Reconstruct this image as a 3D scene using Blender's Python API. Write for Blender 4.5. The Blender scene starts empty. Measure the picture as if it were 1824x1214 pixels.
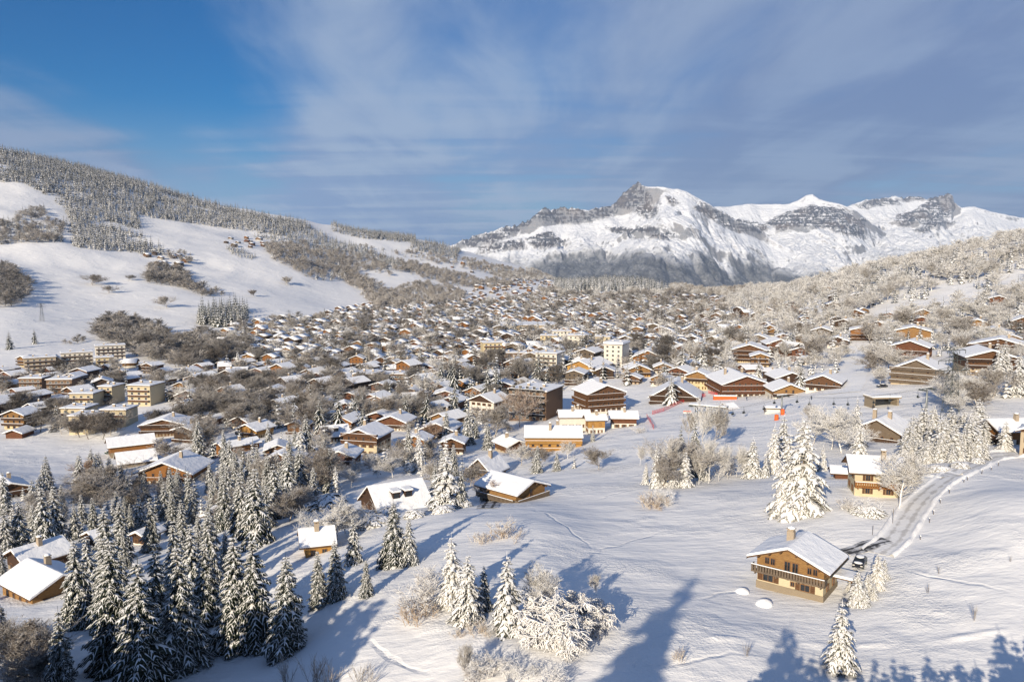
import bpy, math, random
import numpy as np
from mathutils import Matrix, Vector
random.seed(11)
RNG = np.random.default_rng(11)
SC = bpy.context.scene
COL = SC.collection
R = math.radians
# ------------------------------------------------------------------ camera model
F, CX, CY, HOR = 1419.0, 912.0, 607.0, 458.0
PITCH = math.atan((CY - HOR) / F)
SP, CP = math.sin(PITCH), math.cos(PITCH)


def pix_dir(px, row):
    """ray through a photo pixel: (x/y, z/y)"""
    X, Y = (px - CX) / F, -(row - CY) / F
    d = Y * SP + CP
    return X / d, (Y * CP - SP) / d


def project(x, y, z):
    f = y * CP - z * SP
    u = y * SP + z * CP
    f = np.maximum(f, 1e-3)
    return CX + F * x / f, CY - F * u / f


# ------------------------------------------------------------------ numpy noise
def _hash(ix, iy, seed):
    n = (ix.astype(np.int64) * 374761393 + iy.astype(np.int64) * 668265263 + seed * 974634777) & 0xffffffff
    n = ((n ^ (n >> 13)) * 1274126177) & 0xffffffff
    return ((n ^ (n >> 16)) & 0xffff) / 65535.0


def vnoise(x, y, seed=0):
    x = np.asarray(x, float); y = np.asarray(y, float)
    ix, iy = np.floor(x), np.floor(y)
    fx, fy = x - ix, y - iy
    fx = fx * fx * fx * (fx * (fx * 6 - 15) + 10); fy = fy * fy * fy * (fy * (fy * 6 - 15) + 10)
    a, b = _hash(ix, iy, seed), _hash(ix + 1, iy, seed)
    c, d = _hash(ix, iy + 1, seed), _hash(ix + 1, iy + 1, seed)
    return (a * (1 - fx) + b * fx) * (1 - fy) + (c * (1 - fx) + d * fx) * fy * 1.0


def fbm(x, y, seed=0, oct=4, gain=.5):
    s, a, t = 0, 1.0, 0
    ca, sa = math.cos(.6), math.sin(.6)
    for k in range(oct):
        s = s + a * (vnoise(x, y, seed + k * 17) - .5); t += a
        x, y = (x * ca - y * sa) * 2.03 + 3.7, (x * sa + y * ca) * 2.03 - 1.3
        a *= gain
    return s / t * 2


def ridged(x, y, seed=0, oct=4, gain=.55):
    s, a, t = 0, 1.0, 0
    ca, sa = math.cos(.5), math.sin(.5)
    for k in range(oct):
        s = s + a * (1 - np.abs(2 * vnoise(x, y, seed + k * 13) - 1)); t += a
        x, y = (x * ca - y * sa) * 2.07 + 1.7, (x * sa + y * ca) * 2.07 - 4.3
        a *= gain
    return s / t


def sstep(a, b, x):
    t = np.clip((x - a) / (b - a), 0, 1)
    return t * t * (3 - 2 * t)


def in_poly(px, py, poly):
    px = np.asarray(px, float); py = np.asarray(py, float)
    r = np.zeros(px.shape, bool)
    n = len(poly)
    for i in range(n):
        x0, y0 = poly[i]; x1, y1 = poly[(i + 1) % n]
        if y0 == y1:
            continue
        c = ((y0 > py) != (y1 > py)) & (px < (x1 - x0) * (py - y0) / (y1 - y0) + x0)
        r ^= c
    return r


def pchip(xs, ys, q):
    xs, ys = np.asarray(xs, float), np.asarray(ys, float)
    h = np.diff(xs); d = np.diff(ys) / h
    m = np.zeros(len(xs))
    for i in range(1, len(xs) - 1):
        if d[i - 1] * d[i] > 0:
            w1, w2 = 2 * h[i] + h[i - 1], h[i] + 2 * h[i - 1]
            m[i] = (w1 + w2) / (w1 / d[i - 1] + w2 / d[i])
    m[0], m[-1] = d[0], d[-1]
    q = np.clip(q, xs[0], xs[-1])
    k = np.clip(np.searchsorted(xs, q) - 1, 0, len(h) - 1)
    t = (q - xs[k]) / h[k]
    return ((2 * t**3 - 3 * t**2 + 1) * ys[k] + (t**3 - 2 * t**2 + t) * h[k] * m[k]
            + (-2 * t**3 + 3 * t**2) * ys[k + 1] + (t**3 - t**2) * h[k] * m[k + 1])


# ------------------------------------------------------------------ objects
def mesh_np(name, verts, faces, mats, midx=None, smooth=False):
    """verts (n,3); faces: list of int arrays, each (m,k)"""
    me = bpy.data.meshes.new(name)
    verts = np.asarray(verts, np.float32)
    me.vertices.add(len(verts)); me.vertices.foreach_set('co', verts.ravel())
    groups = [np.asarray(f, np.int32) for f in faces if len(f)]
    nl = sum(f.size for f in groups); nf = sum(len(f) for f in groups)
    me.loops.add(nl); me.polygons.add(nf)
    me.loops.foreach_set('vertex_index', np.concatenate([f.ravel() for f in groups]))
    tot = np.concatenate([np.full(len(f), f.shape[1], np.int32) for f in groups])
    st = np.concatenate([[0], np.cumsum(tot)[:-1]]).astype(np.int32)
    me.polygons.foreach_set('loop_start', st); me.polygons.foreach_set('loop_total', tot)
    for m in (mats if isinstance(mats, (list, tuple)) else [mats]):
        me.materials.append(m)
    if midx is not None:
        me.polygons.foreach_set('material_index', np.asarray(midx, np.int32))
    if smooth:
        me.polygons.foreach_set('use_smooth', np.ones(nf, bool))
    me.update(calc_edges=True)
    return me


def obj(name, me, parent=None, loc=None, rz=0, sc=None):
    o = bpy.data.objects.new(name, me)
    COL.objects.link(o)
    if parent is not None:
        o.parent = parent
    if loc is not None:
        o.location = loc
    if rz:
        o.rotation_euler = (0, 0, rz)
    if sc is not None:
        o.scale = sc if hasattr(sc, '__len__') else (sc, sc, sc)
    return o


THINGS = []   # dicts: obj, kind, look, x,y,z,px,row


def thing(name, cat, label=None, group=None, loc=(0, 0, 0), rz=0, sc=None, me=None, look=None):
    o = obj(name, me, None, loc, rz, sc)
    o['category'] = cat
    if label: o['label'] = label
    if group: o['group'] = group
    p = project(loc[0], max(loc[1], 1), loc[2])
    THINGS.append(dict(o=o, cat=cat, label=label, look=look, px=float(p[0]), row=float(p[1]), y=loc[1], x=loc[0]))
    return o


def kind(o, k):
    o['kind'] = k
    return o


class MB:
    """collects boxes, prisms, tubes into one mesh"""
    def __init__(s): s.v = []; s.f = []; s.m = []

    def poly(s, pts, faces, m=0):
        b = len(s.v); s.v += [tuple(p) for p in pts]
        for f in faces:
            s.f.append(tuple(b + i for i in f)); s.m.append(m)

    def box(s, x0, x1, y0, y1, z0, z1, m=0, bottom=True):
        p = [(x0, y0, z0), (x1, y0, z0), (x1, y1, z0), (x0, y1, z0), (x0, y0, z1), (x1, y0, z1), (x1, y1, z1), (x0, y1, z1)]
        f = [(0, 1, 5, 4), (1, 2, 6, 5), (2, 3, 7, 6), (3, 0, 4, 7), (4, 5, 6, 7)]
        if bottom: f.append((3, 2, 1, 0))
        s.poly(p, f, m)

    def bar(s, a, b, r, n=5, m=0, r2=None):
        a, b = Vector(a), Vector(b); d = (b - a)
        if d.length < 1e-6: return
        d.normalize(); up = Vector((0, 0, 1)) if abs(d.z) < .9 else Vector((1, 0, 0))
        u = d.cross(up).normalized(); w = d.cross(u)
        r2 = r if r2 is None else r2
        p = []
        for c, rr in ((a, r), (b, r2)):
            for k in range(n):
                t = 2 * math.pi * k / n
                p.append(c + (u * math.cos(t) + w * math.sin(t)) * rr)
        f = [(k, (k + 1) % n, n + (k + 1) % n, n + k) for k in range(n)] + [tuple(range(n - 1, -1, -1)), tuple(range(n, 2 * n))]
        s.poly(p, f, m)

    def extrude_y(s, prof, y0, y1, m=0, cap=True):
        """closed profile [(x,z)] extruded along y"""
        n = len(prof)
        p = [(x, y0, z) for x, z in prof] + [(x, y1, z) for x, z in prof]
        f = [(k, (k + 1) % n, n + (k + 1) % n, n + k) for k in range(n)]
        if cap: f += [tuple(range(n - 1, -1, -1)), tuple(range(n, 2 * n))]
        s.poly(p, f, m)

    def ball(s, c, rx, ry, rz, n=8, k=5, m=0, jit=0):
        p = []; f = []
        for i in range(k + 1):
            a = math.pi * i / k
            for j in range(n):
                b = 2 * math.pi * j / n
                q = 1 + random.uniform(-jit, jit)
                p.append((c[0] + rx * q * math.sin(a) * math.cos(b), c[1] + ry * q * math.sin(a) * math.sin(b), c[2] + rz * q * math.cos(a)))
        for i in range(k):
            for j in range(n):
                f.append((i * n + j, (i + 1) * n + j, (i + 1) * n + (j + 1) % n, i * n + (j + 1) % n))
        s.poly(p, f, m)

    def mesh(s, name, mats, smooth=False):
        me = bpy.data.meshes.new(name)
        me.from_pydata(s.v, [], s.f)
        for m in (mats if isinstance(mats, (list, tuple)) else [mats]): me.materials.append(m)
        me.polygons.foreach_set('material_index', s.m)
        if smooth: me.polygons.foreach_set('use_smooth', [True] * len(s.f))
        me.update()
        return me

    def build(s, name, mats, parent=None, smooth=False, **k):
        return obj(name, s.mesh(name, mats, smooth), parent, **k)


# ------------------------------------------------------------------ materials
class NT:
    def __init__(s, name):
        s.mat = bpy.data.materials.new(name); s.mat.use_nodes = True
        s.t = s.mat.node_tree; s.N = s.t.nodes; s.L = s.t.links
        s.b = s.N['Principled BSDF']
        s.b.inputs['Specular IOR Level'].default_value = .2

    def n(s, typ, **k):
        o = s.N.new(typ)
        for a, v in k.items():
            if a.startswith('i_'): o.inputs[int(a[2:]) if a[2:].isdigit() else a[2:]].default_value = v
            else: setattr(o, a, v)
        return o

    def l(s, a, b): s.L.new(a, b)

    def coord(s, kind='Object', scale=None):
        c = s.n('ShaderNodeTexCoord'); out = c.outputs[kind]
        if scale is not None:
            m = s.n('ShaderNodeMapping'); m.inputs['Scale'].default_value = scale if hasattr(scale, '__len__') else (scale,) * 3
            s.l(out, m.inputs[0]); out = m.outputs[0]
        return out

    def noise(s, co, scale, detail=3, rough=.55, dist=0):
        o = s.n('ShaderNodeTexNoise'); o.inputs['Scale'].default_value = scale
        o.inputs['Detail'].default_value = detail; o.inputs['Roughness'].default_value = rough; o.inputs['Distortion'].default_value = dist
        if co is not None: s.l(co, o.inputs['Vector'])
        return o.outputs['Fac']

    def ramp(s, v, stops, interp='LINEAR'):
        o = s.n('ShaderNodeValToRGB'); r = o.color_ramp; r.interpolation = interp
        while len(r.elements) < len(stops): r.elements.new(.5)
        for e, (p, c) in zip(r.elements, stops):
            e.position = p; e.color = (*c, 1) if hasattr(c, '__len__') else (c, c, c, 1)
        s.l(v, o.inputs[0]); return o.outputs[0]

    def math(s, op, a, b=None, c=None, clamp=False):
        o = s.n('ShaderNodeMath', operation=op, use_clamp=clamp)
        for i, v in enumerate((a, b, c)):
            if v is None: continue
            if isinstance(v, (int, float)): o.inputs[i].default_value = v
            else: s.l(v, o.inputs[i])
        return o.outputs[0]

    def mix(s, f, a, b):
        o = s.n('ShaderNodeMix', data_type='RGBA')
        for i, v in ((0, f), (6, a), (7, b)):
            if isinstance(v, (int, float)): o.inputs[i].default_value = v
            elif isinstance(v, tuple): o.inputs[i].default_value = (*v, 1)
            else: s.l(v, o.inputs[i])
        return o.outputs[2]

    def bump(s, h, dist=.1, strength=1.0):
        o = s.n('ShaderNodeBump'); o.inputs['Distance'].default_value = dist; o.inputs['Strength'].default_value = strength
        s.l(h, o.inputs['Height']); s.l(o.outputs[0], s.b.inputs['Normal'])

    def col(s, c, rough=.8):
        if isinstance(c, tuple): s.b.inputs['Base Color'].default_value = (*c, 1)
        else: s.l(c, s.b.inputs['Base Color'])
        s.b.inputs['Roughness'].default_value = rough
        return s.mat
# ------------------------------------------------------------------ camera, sun, sky
cam = bpy.data.cameras.new('camera'); cam.sensor_width = 36; cam.lens = F / 1824 * 36
cam.clip_start = .5; cam.clip_end = 60000
co = bpy.data.objects.new('camera', cam); COL.objects.link(co)
co.rotation_euler = (math.pi / 2 - PITCH, 0, 0); SC.camera = co

SUN_AZ, SUN_EL = R(24), R(19)       # light travels forward and 24 deg to +x
sd = bpy.data.lights.new('sun', 'SUN'); sd.energy = 5.0; sd.angle = R(.6); sd.color = (1, .86, .65)
so = bpy.data.objects.new('sun', sd); COL.objects.link(so)
to_sun = Vector((-math.sin(SUN_AZ) * math.cos(SUN_EL), -math.cos(SUN_AZ) * math.cos(SUN_EL), math.sin(SUN_EL)))
so.rotation_euler = to_sun.to_track_quat('Z', 'Y').to_euler()

SC.view_settings.view_transform = 'Standard'; SC.view_settings.look = 'None'
SC.view_settings.exposure = .36; SC.view_settings.gamma = 1
cy = SC.cycles
cy.max_bounces = 5; cy.diffuse_bounces = 3; cy.glossy_bounces = 1; cy.transmission_bounces = 2; cy.transparent_max_bounces = 4; cy.volume_bounces = 0
cy.use_denoising = True
try:
    cy.denoiser = 'OPENIMAGEDENOISE'; cy.denoising_prefilter = 'ACCURATE'
except Exception: pass

w = bpy.data.worlds.new('World'); SC.world = w; w.use_nodes = True
t = w.node_tree; N, L = t.nodes, t.links
bg = N['Background']
sky = N.new('ShaderNodeTexSky'); sky.sky_type = 'NISHITA'; sky.sun_disc = False
sky.sun_elevation = SUN_EL; sky.sun_rotation = math.pi + SUN_AZ
sky.altitude = 1200; sky.air_density = 1; sky.dust_density = .6; sky.ozone_density = 2.5
def M(op, a, b=None, clamp=False):
    o = N.new('ShaderNodeMath'); o.operation = op; o.use_clamp = clamp
    for i, v in enumerate((a, b)):
        if v is None: continue
        if isinstance(v, (int, float)): o.inputs[i].default_value = v
        else: L.new(v, o.inputs[i])
    return o.outputs[0]
def MIX(f, a, b, bt='MIX'):
    o = N.new('ShaderNodeMix'); o.data_type = 'RGBA'; o.blend_type = bt
    for i, v in ((0, f), (6, a), (7, b)):
        if isinstance(v, (int, float)): o.inputs[i].default_value = v
        elif isinstance(v, tuple): o.inputs[i].default_value = (*v, 1)
        else: L.new(v, o.inputs[i])
    return o.outputs[2]
tc = N.new('ShaderNodeTexCoord'); sx = N.new('ShaderNodeSeparateXYZ'); L.new(tc.outputs['Generated'], sx.inputs[0])
X, Y, Z = sx.outputs
# high thin cloud sheet: a flat layer met by the view ray
zc = M('ADD', M('MAXIMUM', Z, 0.0), .10)
cb = N.new('ShaderNodeCombineXYZ'); L.new(M('DIVIDE', X, zc), cb.inputs[0]); L.new(M('DIVIDE', Y, zc), cb.inputs[1])
def NOISE(scale, loc, rot, detail, rough, dist):
    mp = N.new('ShaderNodeMapping'); mp.inputs['Scale'].default_value = scale; mp.inputs['Location'].default_value = loc; mp.inputs['Rotation'].default_value = (0, 0, rot)
    L.new(cb.outputs[0], mp.inputs[0])
    n = N.new('ShaderNodeTexNoise'); n.inputs['Scale'].default_value = 1; n.inputs['Detail'].default_value = detail
    n.inputs['Roughness'].default_value = rough; n.inputs['Distortion'].default_value = dist
    L.new(mp.outputs[0], n.inputs['Vector']); return n.outputs['Fac']
n1 = NOISE((.75, .22, 1), (2.3, 1.1, 0), R(6), 6, .5, .35)
n2 = NOISE((2.4, .75, 1), (5.3, 7.1, 3), R(10), 7, .55, .5)
n3 = NOISE((.2, .22, 1), (1.3, 4.1, 6), 0, 3, .5, .2)
def AROUND(px, row, r0, r1):
    """soft disc of sky about a direction"""
    u, s = pix_dir(px, row); d = Vector((u, 1, s)).normalized()
    vm = N.new('ShaderNodeVectorMath'); vm.operation = 'DOT_PRODUCT'; L.new(tc.outputs['Generated'], vm.inputs[0]); vm.inputs[1].default_value = d
    mr = N.new('ShaderNodeMapRange'); mr.interpolation_type = 'SMOOTHSTEP'; L.new(vm.outputs['Value'], mr.inputs['Value'])
    mr.inputs['From Min'].default_value = math.cos(R(r1)); mr.inputs['From Max'].default_value = math.cos(R(r0))
    return mr.outputs['Result']
hole = M('ADD', M('MULTIPLY', AROUND(90, 100, .5, 9), .34), M('MULTIPLY', AROUND(300, 185, .5, 5), .16))
hole = M('ADD', hole, M('ADD', M('MULTIPLY', AROUND(480, 330, .5, 4), .12), M('MULTIPLY', AROUND(330, 0, 1, 12), .20)))
hole = M('ADD', hole, M('MULTIPLY', AROUND(900, 20, .5, 9), .14))
veil = M('ADD', M('MULTIPLY', AROUND(700, 200, 1, 14), .12), M('MULTIPLY', AROUND(1650, 200, 6, 30), .30))
veil = M('ADD', veil, M('MULTIPLY', AROUND(60, 265, 1, 8), .42))
n5 = NOISE((.45, 2.3, 1), (3.3, 6.1, 8), R(-8), 7, .56, .5)
lw = N.new('ShaderNodeMapRange'); lw.interpolation_type = 'SMOOTHSTEP'; L.new(Z, lw.inputs['Value'])
lw.inputs['From Min'].default_value = .26; lw.inputs['From Max'].default_value = .03
low = lw.outputs['Result']
n4b = M('MULTIPLY', low, M('SUBTRACT', n5, .5))
veil = M('ADD', veil, M('ADD', M('MULTIPLY', n4b, 1.1), M('ADD', M('MULTIPLY', AROUND(640, 380, 1, 9), .24), M('MULTIPLY', AROUND(280, 250, .5, 5), .12))))
cov = M('ADD', M('ADD', M('MULTIPLY', n1, .95), M('MULTIPLY', n2, .5)), M('SUBTRACT', veil, hole))
mr = N.new('ShaderNodeMapRange'); mr.interpolation_type = 'SMOOTHSTEP'; L.new(cov, mr.inputs['Value'])
mr.inputs['From Min'].default_value = .46; mr.inputs['From Max'].default_value = 1.0; mr.inputs['To Max'].default_value = .88
cl = mr.outputs['Result']
hs = N.new('ShaderNodeHueSaturation'); hs.inputs['Hue'].default_value = .51; hs.inputs['Saturation'].default_value = 1.65; hs.inputs['Value'].default_value = .84
L.new(sky.outputs[0], hs.inputs['Color'])
# cloud body: bright where thin veils catch light, lilac grey towards the thick right part
gr = M('ADD', M('ADD', M('MULTIPLY', AROUND(1750, 300, 6, 34), .75), M('MULTIPLY', AROUND(60, 280, 3, 12), .8)), M('MULTIPLY', M('SUBTRACT', n3, .5), .9), True)
ccol = MIX(gr, (2.25, 3.25, 5.4), (1.75, 2.35, 4.05))
n4 = NOISE((1.3, .42, 1), (9.3, 2.1, 5), R(-4), 6, .52, .4)
mr = N.new('ShaderNodeMapRange'); mr.interpolation_type = 'SMOOTHSTEP'; L.new(M('ADD', M('ADD', M('MULTIPLY', n2, .5), M('MULTIPLY', n4, .5)), M('MULTIPLY', n4b, .8)), mr.inputs['Value'])
mr.inputs['From Min'].default_value = .40; mr.inputs['From Max'].default_value = .62
ccol = MIX(M('MULTIPLY', mr.outputs['Result'], M('SUBTRACT', .85, M('MULTIPLY', gr, .45))), ccol, (3.9, 4.8, 6.3))
mr = N.new('ShaderNodeMapRange'); mr.interpolation_type = 'SMOOTHSTEP'; L.new(Z, mr.inputs['Value'])
mr.inputs['From Min'].default_value = -.02; mr.inputs['From Max'].default_value = .20; mr.inputs['To Min'].default_value = .9; mr.inputs['To Max'].default_value = 0
clear = MIX(mr.outputs['Result'], hs.outputs[0], (1.35, 2.85, 5.3))
L.new(MIX(cl, clear, ccol), bg.inputs['Color'])
bg.inputs['Strength'].default_value = .08

# ------------------------------------------------------------------ land
COLS = {
 -700: [(70,1500),(130,1060),(200,920),(300,800),(400,735),(640,640),(750,590),(900,530),(1050,470),(1250,405),(1400,360),(1700,270),(2000,210),(2300,215),(3200,330),(5000,560),(9000,552)],
 0: [(70,1512),(130,1125),(200,960),(280,850),(350,800),(400,755),(500,700),(640,640),(750,602),(900,550),(1050,500),(1250,443),(1400,402),(1700,322),(2000,272),(2300,275),(3200,400),(5000,600),(9000,552)],
 150: [(70,1500),(130,1115),(200,955),(284,857),(350,800),(400,752),(500,695),(640,640),(750,610),(850,585),(1000,545),(1150,500),(1350,440),(1500,405),(1800,345),(2080,304),(2400,306),(3300,420),(5000,600),(9000,552)],
 300: [(70,1490),(132,1095),(200,945),(284,855),(400,745),(600,655),(750,613),(870,590),(1000,560),(1150,520),(1350,470),(1550,430),(1850,384),(2200,345),(2500,347),(3400,440),(5000,600),(9000,552)],
 450: [(70,1480),(125,1100),(180,945),(270,845),(400,742),(600,652),(800,603),(950,578),(1100,550),(1300,512),(1500,470),(1750,430),(2000,400),(2300,376),(2600,378),(3500,450),(5000,600),(9000,552)],
 540: [(70,1475),(120,1090),(170,950),(230,870),(280,818),(400,737),(600,648),(800,600),(1000,573),(1150,551),(1350,525),(1520,490),(1780,450),(2050,418),(2400,393),(2700,396),(3500,455),(5000,600),(9000,552)],
 600: [(70,1470),(115,1085),(165,950),(200,895),(280,812),(400,735),(600,647),(800,600),(1100,562),(1300,545),(1500,514),(1800,474),(2100,440),(2400,409),(2700,411),(3600,455),(5000,600),(9000,552)],
 750: [(70,1465),(110,1090),(150,950),(190,895),(280,815),(400,735),(600,645),(800,598),(1100,560),(1400,540),(1600,520),(1900,487),(2200,460),(2600,432),(2900,434),(3600,470),(5000,600),(9000,552)],
 860: [(70,1465),(105,1100),(150,935),(190,890),(300,800),(400,730),(600,645),(800,598),(1100,560),(1500,533),(1800,515),(2200,487),(2700,458),(3000,461),(3600,490),(5000,600),(9000,552)],
 960: [(70,1465),(103,1110),(140,955),(188,885),(300,790),(380,735),(600,640),(800,595),(1100,558),(1500,530),(2000,510),(2400,498),(2800,484),(3100,489),(3600,505),(5000,600),(9000,552)],
 1080: [(70,1470),(100,1130),(131,1000),(180,890),(233,828),(340,745),(400,715),(520,648),(800,592),(1100,556),(1450,530),(1600,519),(1800,505),(2000,508),(2400,522),(3600,580),(5000,600),(9000,552)],
 1220: [(70,1472),(98,1145),(127,1015),(170,895),(220,828),(320,742),(380,706),(520,645),(800,590),(1100,553),(1500,527),(1800,517),(2100,513),(2500,520),(3600,580),(5000,600),(9000,552)],
 1350: [(70,1475),(97,1160),(123,1035),(160,905),(203,845),(300,750),(380,700),(480,655),(600,612),(800,570),(1000,540),(1200,523),(1350,516),(1600,522),(2500,540),(5000,600),(9000,552)],
 1500: [(70,1480),(95,1195),(118,1055),(155,893),(200,825),(250,765),(340,690),(430,640),(500,605),(600,572),(700,540),(800,512),(900,494),(1000,490),(1400,520),(2500,560),(5000,600),(9000,552)],
 1600: [(70,1480),(95,1190),(118,1045),(160,885),(200,820),(250,765),(330,685),(430,630),(500,597),(600,552),(700,510),(800,480),(870,468),(1000,471),(1400,500),(2500,560),(5000,600),(9000,552)],
 1720: [(70,1480),(95,1185),(118,1040),(150,900),(176,828),(220,775),(300,700),(360,650),(430,615),(500,580),(600,530),(700,488),(800,452),(860,443),(1000,446),(1400,490),(2500,560),(5000,600),(9000,552)],
 1824: [(70,1480),(95,1180),(118,1030),(150,890),(200,800),(250,745),(350,640),(430,600),(500,560),(600,512),(700,465),(800,430),(850,422),(1000,427),(1400,480),(2500,560),(5000,600),(9000,552)],
 2500: [(70,1480),(95,1180),(118,1020),(150,880),(200,760),(350,600),(500,500),(700,370),(850,300),(1000,290),(1400,350),(2500,560),(5000,600),(9000,552)],
}
LD0, LD1, ND = math.log(70), math.log(9000), 360
U0, U1, NU = -1.5, 1.5, 300
_ld = np.linspace(LD0, LD1, ND)
_us, _tab = [], []
for cpx, prof in sorted(COLS.items()):
    ds = np.array([p[0] for p in prof], float)
    zs = np.array([pix_dir(cpx, p[1])[1] * p[0] for p in prof])
    _us.append(pix_dir(cpx, 700)[0]); _tab.append(pchip(np.log(ds), zs, _ld))
_us, _tab = np.array(_us), np.array(_tab)
_uq = np.linspace(U0, U1, NU)
ZT = np.array([pchip(_us, _tab[:, k], _uq) for k in range(ND)]).T       # (NU, ND)
def _blur(a, ax, n):
    k = np.exp(-np.linspace(-2, 2, 2 * n + 1)**2); k /= k.sum()
    p = [(0, 0), (0, 0)]; p[ax] = (n, n)
    b = np.pad(a, p, mode='edge')
    return sum(k[i] * np.take(b, np.arange(i, i + a.shape[ax]), ax) for i in range(2 * n + 1))
ZT = _blur(_blur(ZT, 0, 5), 1, 3)


def ground(x, y):
    x = np.asarray(x, float); y = np.asarray(y, float)
    ye = np.maximum(y, 70.0)
    a = np.clip((x / ye - U0) / (U1 - U0) * (NU - 1), 0, NU - 1.001)
    b = np.clip((np.log(ye) - LD0) / (LD1 - LD0) * (ND - 1), 0, ND - 1.001)
    i, j = a.astype(int), b.astype(int); fa, fb = a - i, b - j
    z = (ZT[i, j] * (1 - fa) + ZT[i + 1, j] * fa) * (1 - fb) + (ZT[i, j + 1] * (1 - fa) + ZT[i + 1, j + 1] * fa) * fb
    k = np.maximum(78 - y, 0)
    z = z + np.where(k > 0, k * k / (k + 25) * .17, 0)                 # the slope climbs behind the viewpoint
    # relief
    z = z + fbm(x / 38, y / 38, 3, 3) * .8 * sstep(60, 110, np.hypot(x, y) + 20) + fbm(x / 7, y / 7, 9, 3) * .16
    dx, dy = x - 84, y - 140
    a_ = dx * .60 + dy * .80; b_ = dx * .80 - dy * .60
    z = z + 3.0 * np.exp(-(a_ / 26)**2 - ((b_ - 6) / 11)**2)
    berm = y - 101.0 - .03 * (x - 40) - fbm(x / 14, x * 0 + 2, 13, 2) * 1.3
    z = z + .30 * np.exp(-(berm / .55)**2) * sstep(14, 24, x) * sstep(.25, .6, vnoise(x / 4, x * 0 + .5, 3))
    hill = sstep(-72, -20, z) * sstep(700, 1000, ye)
    z = z + hill * (fbm(x / 260, y / 260, 21, 4) * 16 + (ridged(x / 150, y / 420, 5, 3) - .5) * 9)
    return z


def hit(px, row, y0=60, y1=4500):
    """where the ray of a photo pixel meets the land"""
    u, s = pix_dir(px, row)
    ys = np.exp(np.linspace(math.log(y0), math.log(y1), 1400))
    below = ground(u * ys, ys) >= s * ys
    if not below.any():
        k = int(np.argmin(s * ys - ground(u * ys, ys)))
        return u * ys[k], ys[k], float(ground(u * ys[k], ys[k]))
    k = int(np.argmax(below)); y = ys[k]
    if k:
        a, b = ys[k - 1], ys[k]
        for _ in range(12):
            m = (a + b) / 2
            if ground(u * m, m) >= s * m: b = m
            else: a = m
        y = b
    return float(u * y), float(y), float(ground(u * y, y))


TRAILS = [((1020,988),(1195,943),.45,1.6), ((1238,1066),(1335,1046),.4,1.6), ((640,1135),(770,1205),.5,1.4), ((1045,892),(1190,862),.5,1.5), ((1170,765),(1235,716),.8,1.6), ((1300,772),(1580,735),.9,1.5), ((1075,862),(1320,795),.7,1.5), ((1130,1190),(1330,1160),.4,1.5), ((950,905),(1060,985),.45,1.4), ((1600,1010),(1800,1060),.4,1.4)]
# snow ground material
def mat_snow(name, base=(.86, .86, .87), fine=1.0):
    n = NT(name); co = n.coord('Object')
    big = n.noise(co, .02, 4); c = n.mix(big, base, tuple(b * .94 for b in base))
    mp = n.coord('Object', (.55, 1.3, 1))
    h = n.math('ADD', n.math('MULTIPLY', n.noise(mp, .8, 5, .6), .55 * fine), n.math('MULTIPLY', n.noise(co, 3.2, 3, .6), .10 * fine))
    h = n.math('ADD', h, n.math('MULTIPLY', n.noise(mp, .13, 3), 1.6))
    lump = n.math('MULTIPLY', n.ramp(n.noise(co, .045, 3), [(.48, 0), (.62, 1)]), n.math('ADD', n.noise(co, 1.6, 4, .65), n.math('MULTIPLY', n.noise(co, .5, 3), 1.2)))
    h = n.math('ADD', h, n.math('MULTIPLY', lump, .95 * fine))
    if fine == 1.0:
        sp = n.n('ShaderNodeSeparateXYZ'); n.l(co, sp.inputs[0]); wob = n.math('MULTIPLY', n.math('SUBTRACT', n.noise(co, .12, 2), .5), 5.0)
        dots = n.math('ADD', .55, n.math('MULTIPLY', n.noise(co, 2.6, 2), .9))
        for (a, b, w_, dp) in TRAILS:
            (x0, y0, _), (x1, y1, _) = hit(*a), hit(*b); ln = math.hypot(x1 - x0, y1 - y0); ux, uy = (x1 - x0) / ln, (y1 - y0) / ln
            al = n.math('ADD', n.math('MULTIPLY', sp.outputs[0], ux), n.math('ADD', n.math('MULTIPLY', sp.outputs[1], uy), -(x0 * ux + y0 * uy)))
            ac = n.math('ADD', n.math('MULTIPLY', sp.outputs[0], -uy), n.math('ADD', n.math('MULTIPLY', sp.outputs[1], ux), -(-x0 * uy + y0 * ux)))
            d = n.math('ABSOLUTE', n.math('ADD', ac, wob))
            g_ = n.math('SUBTRACT', 1.0, n.math('DIVIDE', d, w_ * 1.25), None, True)
            inside = n.math('DIVIDE', n.math('MINIMUM', al, n.math('SUBTRACT', ln, al)), ln * .25, None, True)
            h = n.math('SUBTRACT', h, n.math('MULTIPLY', n.math('MULTIPLY', g_, inside), n.math('MULTIPLY', dots, dp * .36)))
    n.bump(h, .38, .75)
    n.b.inputs['Specular IOR Level'].default_value = .15
    return n.col(c, .7)
M_GROUND = mat_snow('snow_ground')
M_SNOW = NT('snow'); _c = M_SNOW.coord('Object')
M_SNOW.bump(M_SNOW.noise(_c, 1.1, 4), .25, .6); M_SNOW = M_SNOW.col((.86, .865, .88), .7)

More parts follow.
